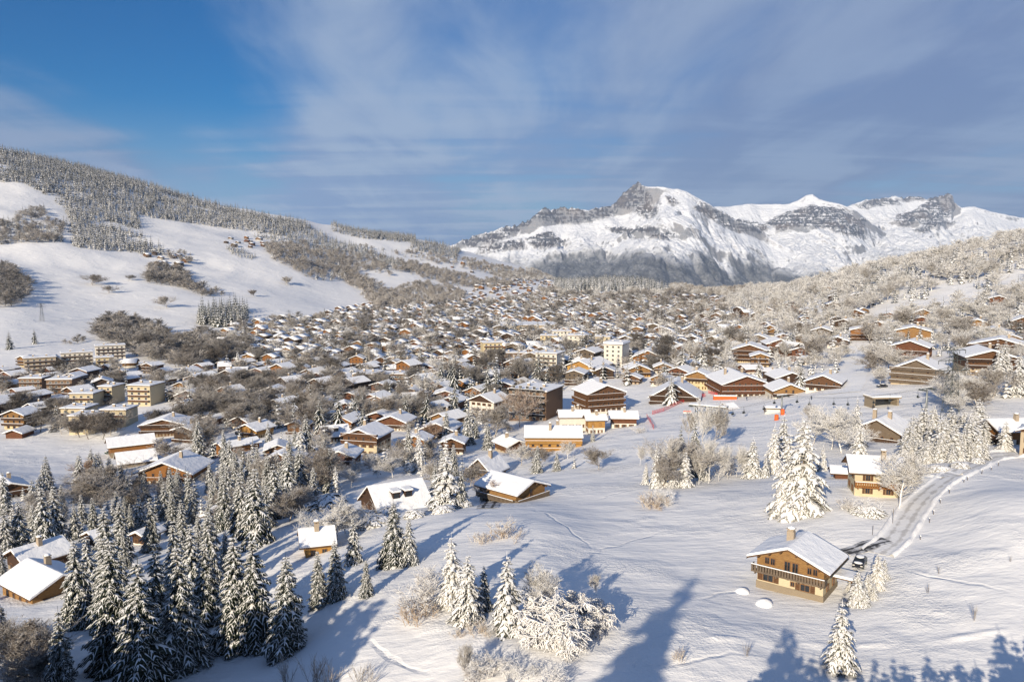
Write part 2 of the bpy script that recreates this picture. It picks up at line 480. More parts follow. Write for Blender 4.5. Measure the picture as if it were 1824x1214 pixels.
us = np.linspace(-1.45, 1.45, 520)
us = np.sign(us) * np.where(np.abs(us) < .8, np.abs(us), .8 + (np.abs(us) - .8) * 1.3)
ys = np.concatenate([np.linspace(-160, 66, 70), np.exp(np.linspace(math.log(70), math.log(330), 330)), np.exp(np.linspace(math.log(333), math.log(9000), 330))])
UU, YY = np.meshgrid(us, ys)
XX = UU * np.maximum(YY, 70)
ZZ = ground(XX, YY)
nr, nc = XX.shape
ii = (np.arange(nr - 1)[:, None] * nc + np.arange(nc - 1)[None, :]).ravel()
quads = np.stack([ii, ii + 1, ii + nc + 1, ii + nc], 1)
g = obj('ground', mesh_np('ground', np.stack([XX, YY, ZZ], -1).reshape(-1, 3), [quads], M_GROUND, smooth=True))
kind(g, 'structure'); g['label'] = 'snow covered valley floor and slopes'

# ------------------------------------------------------------------ far mountain range
RIDGES = [
 (10500, [(600,500),(700,472),(760,455),(820,432),(850,419),(905,405),(938,398),(952,384),(966,372),(1000,371),(1050,375),(1093,366),(1101,353),(1112,341),(1120,334),(1134,327),(1150,332),(1175,333),(1203,335),(1222,343),(1240,352),(1262,366),(1280,376),(1300,388),(1345,408),(1395,438),(1440,455),(1520,475),(1700,500),(2000,520),(2400,520)]),
 (12500, [(900,520),(1100,420),(1200,372),(1290,367),(1335,363),(1398,363),(1415,356),(1428,349),(1440,346),(1452,354),(1470,360),(1500,366),(1512,371),(1530,384),(1545,398),(1575,416),(1640,430),(1750,450),(2000,480),(2400,500)]),
 (13800, [(1000,520),(1300,400),(1400,380),(1480,376),(1512,364),(1530,358),(1560,355),(1585,349),(1600,353),(1625,352),(1645,356),(1660,352),(1672,350),(1681,346),(1686,348),(1690,362),(1703,371),(1725,367),(1760,377),(1800,386),(1850,392),(2000,400),(2400,420)]),
]
CLIFF = [  # (px, height of the rock wall under the crest, in metres)
 [(600,20),(800,60),(900,60),(955,150),(1000,150),(1090,90),(1110,260),(1160,240),(1175,60),(1235,40),(1260,90),(1340,80),(1400,40),(2400,20)],
 [(1100,10),(1400,20),(1440,70),(1500,90),(1545,60),(1600,20),(2400,20)],
 [(1300,10),(1500,20),(1530,70),(1590,40),(1655,60),(1680,260),(1692,200),(1705,40),(2400,20)],
]
mu = np.linspace((640 - CX) / F, (2150 - CX) / F, 860)
my = np.concatenate([np.linspace(6200, 8500, 110), np.linspace(8515, 13900, 420), np.linspace(13950, 15500, 14)])
MU, MY = np.meshgrid(mu, my); MX = MU * MY
PXU = CX + F * MU
wx, wy = MX + fbm(MX / 900, MY / 900, 31, 3) * 260, MY + fbm(MX / 900, MY / 900, 37, 3) * 260
gul = ridged(wx / 520, wy / 2100, 41, 5, .55)           # gullies run down towards the viewer
gul2 = ridged(wx / 190, wy / 800, 43, 4, .6)
rough = ridged(wx / 420, wy / 420, 47, 6, .58)
MZ = np.full(MX.shape, -650.0)
for (D, cr), clf in zip(RIDGES, CLIFF):
    cpx = np.array([c[0] for c in cr], float); crow = np.array([c[1] for c in cr], float)
    row = np.interp(PXU, cpx, crow)
    s = (-(row - CY) / F * CP - SP) / (-(row - CY) / F * SP + CP)
    D_ = D + fbm(MU * 9, MU * 3 + 2, 51, 3) * 500
    crest = s * D_ + fbm(MX / 160, MX * 0 + 3, 53, 4) * 16
    soft = _blur(crest, 1, 40)
    crest = crest + (soft - crest) * sstep(0, .55, (D_ - MY) / 1000)
    cf = _blur(np.interp(PXU, [c[0] for c in clf], [c[1] for c in clf]), 1, 9)
    tt = (D_ - MY) / 1000
    tf = np.maximum(tt, 0)
    front = cf * sstep(0, .13, tf) * (1 - .85 * sstep(.13, 1.3, tf)) + 430 * tf * (1 - .12 * np.minimum(tf, 3)) + 90 * sstep(1.0, 1.15, tf + fbm(MX / 500, MX * 0, 57, 3) * .3)
    amp = sstep(0, .6, tf)
    zz = crest - front - amp * (gul * 190 - 70) - amp * (rough - .4) * 130 - amp * (gul2 - .5) * 85 + sstep(0, .05, tf) * (1 - amp) * (rough - .5) * 60
    back = crest - 1400 * np.maximum(-tt, 0)
    MZ = np.maximum(MZ, np.where(tt >= 0, zz, back))
MZ = np.where(MZ < -560, -560 + (MZ + 560) * .15, MZ) + fbm(MX / 300, MY / 300, 59, 4) * 14
ppx, prow = project(MX, MY, MZ)
jx, jy = fbm(MX / 420, MY / 420, 61, 4) * 15, fbm(MX / 420, MY / 420, 67, 4) * 9
ROCK = [
 [(948,380),(964,370),(1000,369),(1050,373),(1096,364),(1104,378),(1050,392),(985,398),(955,394)],
 [(905,402),(962,376),(950,402),(880,430),(815,442),(825,430)],
 [(1098,374),(1110,345),(1134,325),(1152,336),(1166,352),(1162,378),(1140,384),(1118,374)],
 [(1236,374),(1262,364),(1292,384),(1372,408),(1350,420),(1300,408)],
 [(1360,402),(1398,382),(1440,370),(1500,372),(1548,395),(1540,424),(1490,414),(1440,402),(1400,412)],
 [(1586,394),(1640,375),(1664,352),(1684,342),(1699,352),(1706,372),(1676,390),(1652,400),(1635,396),(1600,402)],
 [(1518,366),(1580,349),(1598,360),(1540,370)],
 [(1625,410),(1690,387),(1702,394),(1640,414)],
 [(1085,405),(1180,409),(1205,420),(1110,420)], [(940,430),(985,420),(1005,434),(950,442)], [(855,438),(930,428),(937,444),(868,454)],
 [(1190,352),(1206,352),(1212,362),(1196,364)], [(1600,352),(1640,352),(1642,358),(1606,358)],
]
rock = np.zeros(MX.shape)
for P in ROCK:
    for sx_, sy_ in ((0, 0), (4, 2), (-4, -2)):
        rock = np.maximum(rock, in_poly(ppx + jx + sx_, prow + jy + sy_, P) * (1 if sx_ == 0 else .6))
MZ = MZ + rock * ((ridged(MX / 95, MY / 95, 81, 4, .6) - .5) * 75 + (ridged(MX / 60, MY / 400, 83, 3) - .5) * 45) * sstep(0, 30, 0 * MX + 40)
fl = np.interp(PXU, [700,820,950,1050,1200,1300,1400,1480,1560,1700,1824,2150], [430,452,446,436,442,452,460,470,455,432,424,424])
forest = sstep(-6, 26, prow - fl + jy * 2.2 + (gul - .5) * -46)
mm = mesh_np('mountain', np.stack([MX, MY, MZ], -1).reshape(-1, 3), [(lambda q: np.stack([q, q + 1, q + MX.shape[1] + 1, q + MX.shape[1]], 1))((np.arange(MX.shape[0] - 1)[:, None] * MX.shape[1] + np.arange(MX.shape[1] - 1)[None, :]).ravel())], [], smooth=True)
for nm, arr in (('rock', rock), ('forest', forest)):
    at = mm.attributes.new(nm, 'FLOAT', 'POINT'); at.data.foreach_set('value', arr.ravel().astype(np.float32))
n = NT('alpine_mountain'); co_ = n.coord('Object')
ge = n.n('ShaderNodeNewGeometry'); nz = n.n('ShaderNodeSeparateXYZ'); n.l(ge.outputs['Normal'], nz.inputs[0])
ar = n.n('ShaderNodeAttribute', attribute_name='rock'); af = n.n('ShaderNodeAttribute', attribute_name='forest')
fine = n.noise(co_, .02, 6, .65); mid = n.noise(co_, .006, 6, .6)
st = n.coord('Object', (.002, .002, .035)); strata = n.noise(st, 1.0, 5, .6, .4)
rk = n.ramp(strata, [(.3, (.042, .046, .062)), (.5, (.085, .086, .10)), (.7, (.16, .145, .145))])
crack = n.noise(n.coord('Object', (.03, .012, .005)), 1.0, 6, .65, .3)
rk = n.mix(n.ramp(crack, [(.38, .75), (.56, 0)]), rk, (.03, .034, .05))
rk = n.mix(n.math('MULTIPLY', n.ramp(n.noise(co_, .0025, 3), [(.5, 0), (.65, 1)]), .35), rk, (.24, .19, .15))
snow_c = n.mix(mid, (.86, .88, .92), (.76, .79, .86))
# snow lies where it is not too steep; ledges keep it inside the rock walls
steep = n.math('ADD', nz.outputs[2], n.math('MULTIPLY', n.math('SUBTRACT', fine, .5), .55))
r1 = n.ramp(steep, [(.52, 1), (.68, 0)])
inrock = n.math('MULTIPLY', ar.outputs['Fac'], n.ramp(n.math('ADD', n.math('MULTIPLY', fine, .45), n.math('ADD', n.math('MULTIPLY', strata, .35), n.math('MULTIPLY', crack, .3))), [(.49, 0), (.55, 1)]))
rmask = n.math('MAXIMUM', n.math('MULTIPLY', r1, .75), inrock)
c = n.mix(rmask, snow_c, rk)
tree = n.noise(co_, .045, 5, .7)
ft = n.ramp(n.math('ADD', n.math('MULTIPLY', tree, .55), n.math('MULTIPLY', mid, .45)), [(.33, (.46, .48, .53)), (.43, (.16, .17, .19)), (.56, (.045, .052, .068))])
c = n.mix(n.math('MULTIPLY', af.outputs['Fac'], .93), c, ft)
n.bump(n.math('ADD', fine, n.math('MULTIPLY', strata, .5)), 26, .9)
mm.materials.append(n.col(c, .85))
mo = obj('mountains', mm); kind(mo, 'structure'); mo['label'] = 'snowy limestone massif closing the valley'

# ------------------------------------------------------------------ haze
hb = MB(); hb.box(-13500, 17500, -400, 15600, -760, 1300)
hz = NT('haze_air'); hz.N.remove(hz.b)
pv = hz.n('ShaderNodeVolumePrincipled'); pv.inputs['Color'].default_value = (.52, .70, 1.0, 1); pv.inputs['Density'].default_value = 3.3e-5
pv.inputs['Anisotropy'].default_value = 0
hz.l(pv.outputs[0], hz.N['Material Output'].inputs['Volume'])
ho = hb.build('haze', hz.mat); kind(ho, 'stuff')
# ------------------------------------------------------------------ plant materials
def mat_needles(name, dark, frost, amt):
    n = NT(name); co = n.coord('Object'); oi = n.n('ShaderNodeObjectInfo')
    f = n.noise(co, 5.0, 3, .7)
    v = n.math('ADD', f, n.math('MULTIPLY', n.math('SUBTRACT', oi.outputs['Random'], .5), .18))
    v = n.math('ADD', v, n.math('MULTIPLY', n.math('SUBTRACT', n.noise(co, .012, 4, .7), .5), .5))
    c = n.mix(n.ramp(v, [(.62 - amt * .5, 0), (.78 - amt * .5, 1)]), n.mix(n.noise(co, 1.2, 2), dark, tuple(d * 1.7 for d in dark)), frost)
    return n.col(c, .9)
M_NEEDLE = mat_needles('spruce_needles', (.016, .022, .014), (.36, .37, .36), .10)
M_NEEDLE_F = mat_needles('frosted_needles', (.04, .043, .034), (.50, .48, .44), .32)
n = NT('branch_snow'); co_ = n.coord('Object'); n.bump(n.noise(co_, 6, 3), .08, .7)
M_BSNOW = n.col((.86, .86, .87), .75)
n = NT('bark'); co_ = n.coord('Object', (1, 1, .2)); M_BARK = n.col(n.mix(n.noise(co_, 6, 4), (.05, .04, .032), (.16, .13, .11)), .9)
def mat_twig(name, a, b, th):
    n = NT(name); co = n.coord('Object'); oi = n.n('ShaderNodeObjectInfo')
    v = n.math('ADD', n.noise(co, 2.2, 4, .7), n.math('MULTIPLY', n.math('SUBTRACT', oi.outputs['Random'], .5), .2))
    ge = n.n('ShaderNodeNewGeometry'); sz = n.n('ShaderNodeSeparateXYZ'); n.l(ge.outputs['Normal'], sz.inputs[0])
    v = n.math('ADD', v, n.math('MULTIPLY', sz.outputs[2], .22))
    return n.col(n.mix(n.ramp(v, [(th - .12, 0), (th + .12, 1)]), a, b), .9)
M_TWIG = mat_twig('frosted_twigs', (.125, .095, .072), (.58, .555, .53), .52)
M_TWIG_W = mat_twig('white_frosted_twigs', (.28, .245, .21), (.80, .795, .79), .455)
M_TWIG_D = mat_twig('bare_twigs', (.075, .060, .048), (.37, .355, .34), .555)
M_LARCH = mat_twig('rusty_twigs', (.26, .145, .08), (.62, .57, .52), .55)
M_RIME = mat_twig('rime_twigs', (.36, .31, .27), (.86, .86, .87), .38)
M_GRASS = mat_twig('dry_grass', (.36, .24, .13), (.80, .77, .73), .50)


class Tris:
    """triangle / quad soup for plants: two materials"""
    def __init__(s): s.v = []; s.q = []; s.m = []; s.n = 0

    def strip(s, L, C, Rr, m):
        """three rails of equal length"""
        k = len(C); b = s.n
        s.v += L + C + Rr; s.n += 3 * k
        for i in range(k - 1):
            s.q.append((b + i, b + k + i, b + k + i + 1, b + i + 1)); s.m.append(m)
            s.q.append((b + k + i, b + 2 * k + i, b + 2 * k + i + 1, b + k + i + 1)); s.m.append(m)

    def tube(s, a, b, r0, r1, m, n=3):
        d = (b - a); l = np.linalg.norm(d)
        if l < 1e-5: return
        d = d / l; up = np.array([0, 0, 1.]) if abs(d[2]) < .9 else np.array([1., 0, 0])
        u = np.cross(d, up); u /= np.linalg.norm(u); w = np.cross(d, u); o = s.n
        for c, r in ((a, r0), (b, r1)):
            for k in range(n):
                t = 2 * math.pi * k / n
                s.v.append(c + (u * math.cos(t) + w * math.sin(t)) * r)
        s.n += 2 * n
        for k in range(n):
            s.q.append((o + k, o + (k + 1) % n, o + n + (k + 1) % n, o + n + k)); s.m.append(m)

    def mesh(s, name, mats, smooth=False):
        return mesh_np(name, np.array(s.v), [np.array(s.q)], mats, s.m, smooth)


def bough(T, rng, p0, az, length, up, droop, width, segs, snow, jag=.35, fat=.5):
    """one snow-laden drooping bough: a ragged needle fan with a snow rope along it"""
    ca, sa = math.cos(az), math.sin(az)
    C, W = [], []
    bend = rng.uniform(-.12, .12)
    for i in range(segs + 1):
        t = i / segs
        r = length * t
        z = length * (up * t - droop * t**1.7) + (length * .07 * max(0, t - .8) * 5 * .4)
        o = bend * length * t * t
        C.append(np.array([p0[0] + ca * r - sa * o, p0[1] + sa * r + ca * o, p0[2] + z]))
        prof = (.35 + 1.6 * t) if t < .4 else (1.0 - .82 * ((t - .4) / .6)**1.2)
        W.append(width * prof * (1 + (jag if i % 2 else -jag) * rng.uniform(.6, 1.3)))
    side = np.array([-sa, ca, 0]); out = np.array([ca, sa, 0])
    L = [c + side * w_ + np.array([0, 0, -fat * w_]) + out * w_ * .35 for c, w_ in zip(C, W)]
    Rr = [c - side * w_ + np.array([0, 0, -fat * w_]) + out * w_ * .35 for c, w_ in zip(C, W)]
    T.strip(L, C, Rr, 0)
    if snow > 0:
        k = rng.uniform(.75, 1.2) * snow
        lift = np.array([0, 0, .05 + .05 * length * .5])
        W2 = [w_ * .62 * k for w_ in W]
        C2 = [c + lift for c in C]
        L2 = [c + side * w_ + np.array([0, 0, -fat * .8 * w_ - .02]) + out * w_ * .2 for c, w_ in zip(C2, W2)]
        R2 = [c - side * w_ + np.array([0, 0, -fat * .8 * w_ - .02]) + out * w_ * .2 for c, w_ in zip(C2, W2)]
        T.strip(L2, C2, R2, 1)
    return C


def make_spruce(name, seed, H, ratio, snow, whorls, subs, mats, segs=5, ragged=.2):
    rng = np.random.default_rng(seed); T = Tris()
    Rm = H * ratio
    for k in range(whorls):
        h = .03 + .95 * ((k + rng.uniform(-.3, .3)) / whorls)
        h = min(max(h, .02), .985)
        lr = Rm * (1 - h)**.82 * (1 + .08 * math.sin(h * 23 + seed))
        lean = rng.uniform(0, 6.28)
        nb = int(5 + 5 * (1 - h)) if subs else int(4 + 4 * (1 - h))
        a0 = rng.uniform(0, 6.28)
        for j in range(nb):
            az = a0 + 6.283 * (j + rng.uniform(-.3, .3)) / nb
            ln = lr * rng.uniform(1 - ragged * 1.6, 1 + ragged) * (1 + .14 * math.cos(az - lean) + .10 * math.cos(az - seed)) + .12
            if subs and rng.random() < .07: continue
            up = .05 + .55 * h + rng.uniform(-.1, .1)
            dr = .98 - .35 * h + rng.uniform(-.2, .26)
            C = bough(T, rng, (0, 0, h * H), az, ln, up, dr, ln * .26 + .06, segs, snow)
            if subs:
                for q in range(subs):
                    t = .3 + .55 * q / max(1, subs - 1)
                    c = C[min(len(C) - 1, int(round(t * segs)))]
                    for sg in (-1, 1):
                        bough(T, rng, c, az + sg * rng.uniform(.55, .95), ln * (.48 - .3 * t) * rng.uniform(.8, 1.25) + .05, -.15, .75, ln * .085 + .05, 3, snow * .95)
    T.strip([np.array([.03, 0, H * .95]), np.array([.02, 0, H * 1.02])], [np.array([0, .03, H * .95]), np.array([0, 0, H * 1.02])], [np.array([-.03, 0, H * .95]), np.array([-.02, 0, H * 1.02])], 1 if snow > .8 else 0)
    return T.mesh(name, mats)


def make_trunk(name, H, r, mat=None):
    m = MB(); m.bar((0, 0, -.8), (0, 0, H * .93), r, 6, 0, r * .12)
    return m.mesh(name, mat or M_BARK)


def make_bare(name, seed, H, spread, levels, kids, mat, r0=.16, upright=.55, twig=.022, bush=False, droop=0):
    rng = np.random.default_rng(seed); T = Tris(); K = Tris()
    def rec(p, d, ln, r, lev):
        n = 5 if lev == levels and not bush else 3 if lev > 0 else 2
        q = p
        for i in range(n):
            d2 = d + rng.normal(0, .16, 3) + np.array([0, 0, .05 if lev else -droop * .35])
            d2 /= np.linalg.norm(d2)
            e = q + d2 * ln / n
            ra, rb = r * (1 - .4 * i / n), r * (1 - .4 * (i + 1) / n)
            (K if (lev == levels and not bush) else T).tube(q, e, max(ra, twig), max(rb, twig * .8), 0, 5 if lev == levels else 3)
            if lev > 0:
                nk = kids if i else max(1, kids - 1)
                if lev == levels and i == 0 and not bush: nk = 0
                for _ in range(nk):
                    a = rng.uniform(0, 6.283)
                    s = np.array([math.cos(a), math.sin(a), rng.uniform(-.1, .5) - droop])
                    up_ = upright - .18 * (1 - i / 4) if (lev == levels and not bush) else upright
                    d3 = d2 * up_ + s * (1 - up_) * 1.25
                    d3 /= np.linalg.norm(d3)
                    rec(q + (e - q) * rng.uniform(.3, 1), d3, ln * rng.uniform(.42, .66) * ((1.45 - .25 * i) if lev == levels and not bush else 1), r * .45, lev - 1)
            q, d = e, d2
    if bush:
        for _ in range(bush):
            a = rng.uniform(0, 6.283); rr = rng.uniform(0, spread)
            d = np.array([math.cos(a) * .55 * spread / (spread + 1), math.sin(a) * .55 * spread / (spread + 1), 1]); d /= np.linalg.norm(d)
            rec(np.array([math.cos(a) * rr, math.sin(a) * rr, -.2]), d, H * rng.uniform(.5, .85), r0, levels)
    else:
        rec(np.array([0, 0, -.6]), np.array([0, 0, 1.]), H * .72, r0, levels)
    me = T.mesh(name, [mat])
    kt = None if bush else K.mesh(name + '_trunk', [mat])
    # normalise the height
    z = np.empty(len(me.vertices) * 3, np.float32); me.vertices.foreach_get('co', z)
    f = H / max(z.reshape(-1, 3)[:, 2].max(), .1)
    for m in (me, kt):
        if m is None: continue
        c = np.empty(len(m.vertices) * 3, np.float32); m.vertices.foreach_get('co', c)
        m.vertices.foreach_set('co', c * f); m.update()
    return me, kt


SPR = {}
NV = {'slim': 5, 'mid': 5, 'white': 4, 'lod': 4, 'lodw': 4}
H0 = 14.0
MS = [M_NEEDLE, M_BSNOW]; MF = [M_NEEDLE_F, M_BSNOW]
for k in range(5):
    SPR['slim', k] = make_spruce('spruce_crown', 100 + k, H0, .155 + .012 * (k % 3), .34 + .06 * (k % 3), 30, 3, MS)
    SPR['mid', k] = make_spruce('spruce_crown', 110 + k, H0, .19 + .015 * (k % 3), .50 + .08 * (k % 3), 27, 3, MS)
    SPR['white', k] = make_spruce('snowy_spruce_crown', 120 + k, H0, .235, 1.08, 22, 3, MF)
    SPR['lod', k] = make_spruce('spruce_crown', 130 + k, H0, .20, .54, 22, 0, MS, 4, .3)
    SPR['lodw', k] = make_spruce('snowy_spruce_crown', 140 + k, H0, .23, 1.0, 20, 0, MF, 4, .3)
SPR_TRUNK = make_trunk('spruce_trunk', H0, .22)
BARE = {}
for k in range(3):
    BARE['round', k] = make_bare('bare_crown', 200 + k, 10, 1, 4, 3, M_TWIG, .16, .5, .02)
    BARE['white', k] = make_bare('frosted_crown', 210 + k, 10, 1, 4, 3, M_TWIG_W, .16, .5, .022)
    BARE['tall', k] = make_bare('bare_crown', 220 + k, 14, 1, 4, 3, M_TWIG_W, .16, .62, .026)
    BARE['dark', k] = make_bare('bare_crown', 230 + k, 10, 1, 4, 3, M_TWIG_D, .16, .52, .022)
    BARE['rust', k] = make_bare('larch_crown', 240 + k, 14, 1, 4, 3, M_LARCH, .18, .6, .03)
BUSH = {}
for k in range(2):
    BUSH['frost', k] = make_bare('shrub_twigs', 260 + k, 3, 1.6, 2, 3, M_RIME, .05, .5, .022, 11)[0]
    BUSH['brown', k] = make_bare('shrub_twigs', 270 + k, 2, 1.8, 2, 2, M_GRASS, .03, .6, .018, 20)[0]
    BUSH['arch', k] = make_bare('shrub_twigs', 280 + k, 6, 3.2, 3, 3, M_RIME, .10, .42, .062, 13, .62)[0]
    BUSH['reed', k] = make_bare('shrub_twigs', 290 + k, 4, 1.2, 1, 4, M_TWIG, .04, .8, .016, 9)[0]


def snow_pads(name, seed, n, rx, ry, rz):
    """pillow lumps of snow over a dark evergreen shrub, each a jagged pad"""
    rng = np.random.default_rng(seed); T = Tris()
    for i in range(n):
        a = rng.uniform(0, 6.283); v = rng.uniform(0, 1)
        el = math.asin(v)
        c = np.array([rx * math.cos(el) * math.cos(a), ry * math.cos(el) * math.sin(a), rz * math.sin(el)]) * rng.uniform(.8, 1.03)
        az = a + rng.uniform(-.8, .8)
        bough(T, rng, c, az, rng.uniform(.5, .95), .25, .75, rng.uniform(.22, .36), 4, 1.15, .4, .55)
    return T.mesh(name, MF)
HEDGE = [snow_pads('hedge_foliage', 300 + k, 300, 1.6, 1.3, 1.7) for k in range(2)]


def spruce(x, y, H, style='mid', wide=1.0, label=None, group='snowy spruces', look=None, k=None, dz=-.25):
    k = random.randrange(NV[style]) if k is None else k
    z = float(ground(x, y)) + dz
    s = H / H0
    o = thing('spruce_tree', 'tree', label, group, (x, y, z), random.uniform(0, 6.28), (s * wide, s * wide, s), look=look or style)
    obj('crown', SPR[style, k], o); obj('trunk', SPR_TRUNK, o)
    return o


def bare(x, y, H, style='round', wide=1.0, label=None, group='bare frosted trees', look=None, dz=-.1):
    k = random.randrange(3)
    me, kt = BARE[style, k]
    s = H / (14.0 if style in ('tall', 'rust') else 10.0)
    z = float(ground(x, y)) + dz
    o = thing('bare_tree', 'tree', label, group, (x, y, z), random.uniform(0, 6.28), (s * wide, s * wide, s), look=look or style)
    obj('crown', me, o); obj('trunk', kt, o)
    return o


def bush(x, y, H, style='frost', wide=1.0, label=None, group='frosted shrubs', look=None):
    z = float(ground(x, y)) - .05
    h0 = {'frost': 3, 'brown': 2, 'arch': 6, 'reed': 4}[style]
    s = H / h0
    return thing('shrub', 'shrub', label, group, (x, y, z), random.uniform(0, 6.28), (s * wide, s * wide, s), me=BUSH[style, random.randrange(2)], look=look or style)


def by_rows(px, base, top):
    x, y, z = hit(px, base)
    u, s = pix_dir(px, top)
    return x, y, max(1.0, s * y - z)
# ------------------------------------------------------------------ house materials
def mat_wood(name, a, b, rough=.8):
    n = NT(name); co = n.coord('Object', (1, 1, 7)); oi = n.n('ShaderNodeObjectInfo')
    f = n.noise(co, 1.1, 5, .65)
    pl = n.coord('Object', (1, 1, 1)); sp = n.n('ShaderNodeSeparateXYZ'); n.l(pl, sp.inputs[0])
    fr = n.math('FRACT', n.math('MULTIPLY', sp.outputs[2], 4.5)); seam = n.ramp(fr, [(.0, .55), (.07, 1), (1, 1)])
    c = n.mix(n.ramp(f, [(.35, 0), (.68, 1)]), a, b)
    mx = n.n('ShaderNodeMix', data_type='RGBA', blend_type='MULTIPLY'); mx.inputs[0].default_value = 1
    n.l(c, mx.inputs[6]); n.l(seam, mx.inputs[7])
    n.bump(fr, .03, .5)
    return n.col(mx.outputs[2], rough)
def mat_plaster(name, a):
    n = NT(name); co = n.coord('Object')
    c = n.mix(n.noise(co, .9, 5, .6), a, tuple(v * .78 for v in a)); n.bump(n.noise(co, 14, 3), .02, .5)
    return n.col(c, .9)
WOOD = {
 'honey': mat_wood('honey_timber', (.31, .18, .072), (.175, .095, .038)),
 'orange': mat_wood('orange_timber', (.28, .13, .042), (.16, .068, .022)),
 'brown': mat_wood('brown_timber', (.135, .068, .034), (.07, .036, .02)),
 'red': mat_wood('reddish_timber', (.15, .063, .032), (.08, .032, .019)),
 'dark': mat_wood('dark_timber', (.075, .042, .026), (.04, .024, .017)),
 'grey': mat_wood('grey_weathered_timber', (.17, .13, .095), (.10, .078, .06)),
 'yellow': mat_wood('yellow_timber', (.42, .24, .075), (.29, .15, .045)),
 'black': mat_wood('black_timber', (.025, .024, .025), (.014, .014, .015)),
}
PLAS = {
 'cream': mat_plaster('cream_render', (.60, .50, .31)),
 'white': mat_plaster('white_render', (.68, .64, .57)),
 'stone': mat_plaster('stone_wall', (.27, .22, .16)),
 'pale': mat_plaster('pale_yellow_render', (.56, .48, .33)),
 'beige': mat_plaster('beige_render', (.44, .36, .26)),
 'yellow': mat_plaster('ochre_render', (.50, .30, .09)),
 'brownp': mat_plaster('brown_render', (.20, .13, .085)),
}
M_ROOFWOOD = mat_wood('roof_boards', (.13, .075, .042), (.075, .045, .028))
M_GLASS = NT('window_glass'); M_GLASS.b.inputs['Specular IOR Level'].default_value = .6
M_GLASS = M_GLASS.col((.018, .021, .026), .12)
M_FRAME = NT('window_frame').col((.20, .105, .05), .6)
M_FRAMEW = NT('white_frame').col((.62, .60, .56), .6)
M_STEEL = NT('galvanised_steel'); M_STEEL.b.inputs['Metallic'].default_value = .5
M_STEEL = M_STEEL.col((.25, .27, .28), .5)
M_DARKSTEEL = NT('dark_steel').col((.06, .07, .07), .6)
M_RED = NT('red_padding').col((.62, .05, .025), .6)
M_ORANGE = NT('orange_banner').col((.70, .12, .03), .6)
M_BRICK = NT('chimney_stone'); M_BRICK = M_BRICK.col(M_BRICK.mix(M_BRICK.noise(M_BRICK.coord('Object'), 5, 3), (.25, .20, .15), (.42, .35, .27)), .9)


def mat_windowed(name, base, px=3.1, pz=2.75, shutters=None):
    """wall with regular small windows, for houses too far to show each one"""
    n = NT(name); co = n.coord('Object'); sp = n.n('ShaderNodeSeparateXYZ'); n.l(co, sp.inputs[0])
    ge = n.n('ShaderNodeNewGeometry'); vt = n.n('ShaderNodeVectorTransform', vector_type='NORMAL', convert_from='WORLD', convert_to='OBJECT')
    n.l(ge.outputs['Normal'], vt.inputs[0]); sn = n.n('ShaderNodeSeparateXYZ'); n.l(vt.outputs[0], sn.inputs[0])
    side = n.math('GREATER_THAN', n.math('ABSOLUTE', sn.outputs[0]), .6)
    u = n.math('ADD', n.math('MULTIPLY', sp.outputs[1], side), n.math('MULTIPLY', sp.outputs[0], n.math('SUBTRACT', 1.0, side)))
    du = n.math('ABSOLUTE', n.math('SUBTRACT', n.math('FRACT', n.math('ADD', n.math('DIVIDE', u, px), .5)), .5))
    dz = n.math('ABSOLUTE', n.math('SUBTRACT', n.math('FRACT', n.math('DIVIDE', sp.outputs[2], pz)), .52))
    zz = n.math('LESS_THAN', dz, .21)
    win = n.math('MULTIPLY', n.math('LESS_THAN', du, .15), zz)
    vert = n.math('LESS_THAN', n.math('ABSOLUTE', sn.outputs[2]), .4)
    win = n.math('MULTIPLY', win, vert)
    c = n.mix(n.ramp(n.noise(co, .8, 4), [(.3, 0), (.7, 1)]), base, tuple(v * .72 for v in base))
    if shutters:
        sh = n.math('MULTIPLY', n.math('MULTIPLY', n.math('LESS_THAN', du, .27), zz), vert)
        c = n.mix(sh, c, shutters)
    c = n.mix(win, c, (.02, .02, .024))
    return n.col(c, .85)
WW = {k: mat_windowed('far_' + k + '_timber', b) for k, b in dict(honey=(.235, .13, .052), brown=(.135, .072, .037), red=(.145, .063, .034), dark=(.066, .042, .028), grey=(.125, .098, .073), orange=(.235, .105, .034), yellow=(.46, .25, .055), black=(.03, .028, .027)).items()}
WP = {k: mat_windowed('far_' + k + '_render', b, shutters=(.16, .085, .045)) for k, b in dict(cream=(.56, .46, .29), white=(.66, .62, .55), stone=(.24, .19, .14), pale=(.52, .42, .26), beige=(.42, .34, .25), yellow=(.55, .32, .07), brownp=(.17, .11, .075)).items()}
SNOWROOF = NT('roof_snow'); _c = SNOWROOF.coord('Object')
SNOWROOF.bump(SNOWROOF.math('ADD', SNOWROOF.noise(_c, .5, 3), SNOWROOF.math('MULTIPLY', SNOWROOF.noise(_c, 3, 3), .2)), .35, .7)
SNOWROOF = SNOWROOF.col((.85, .865, .90), .7)


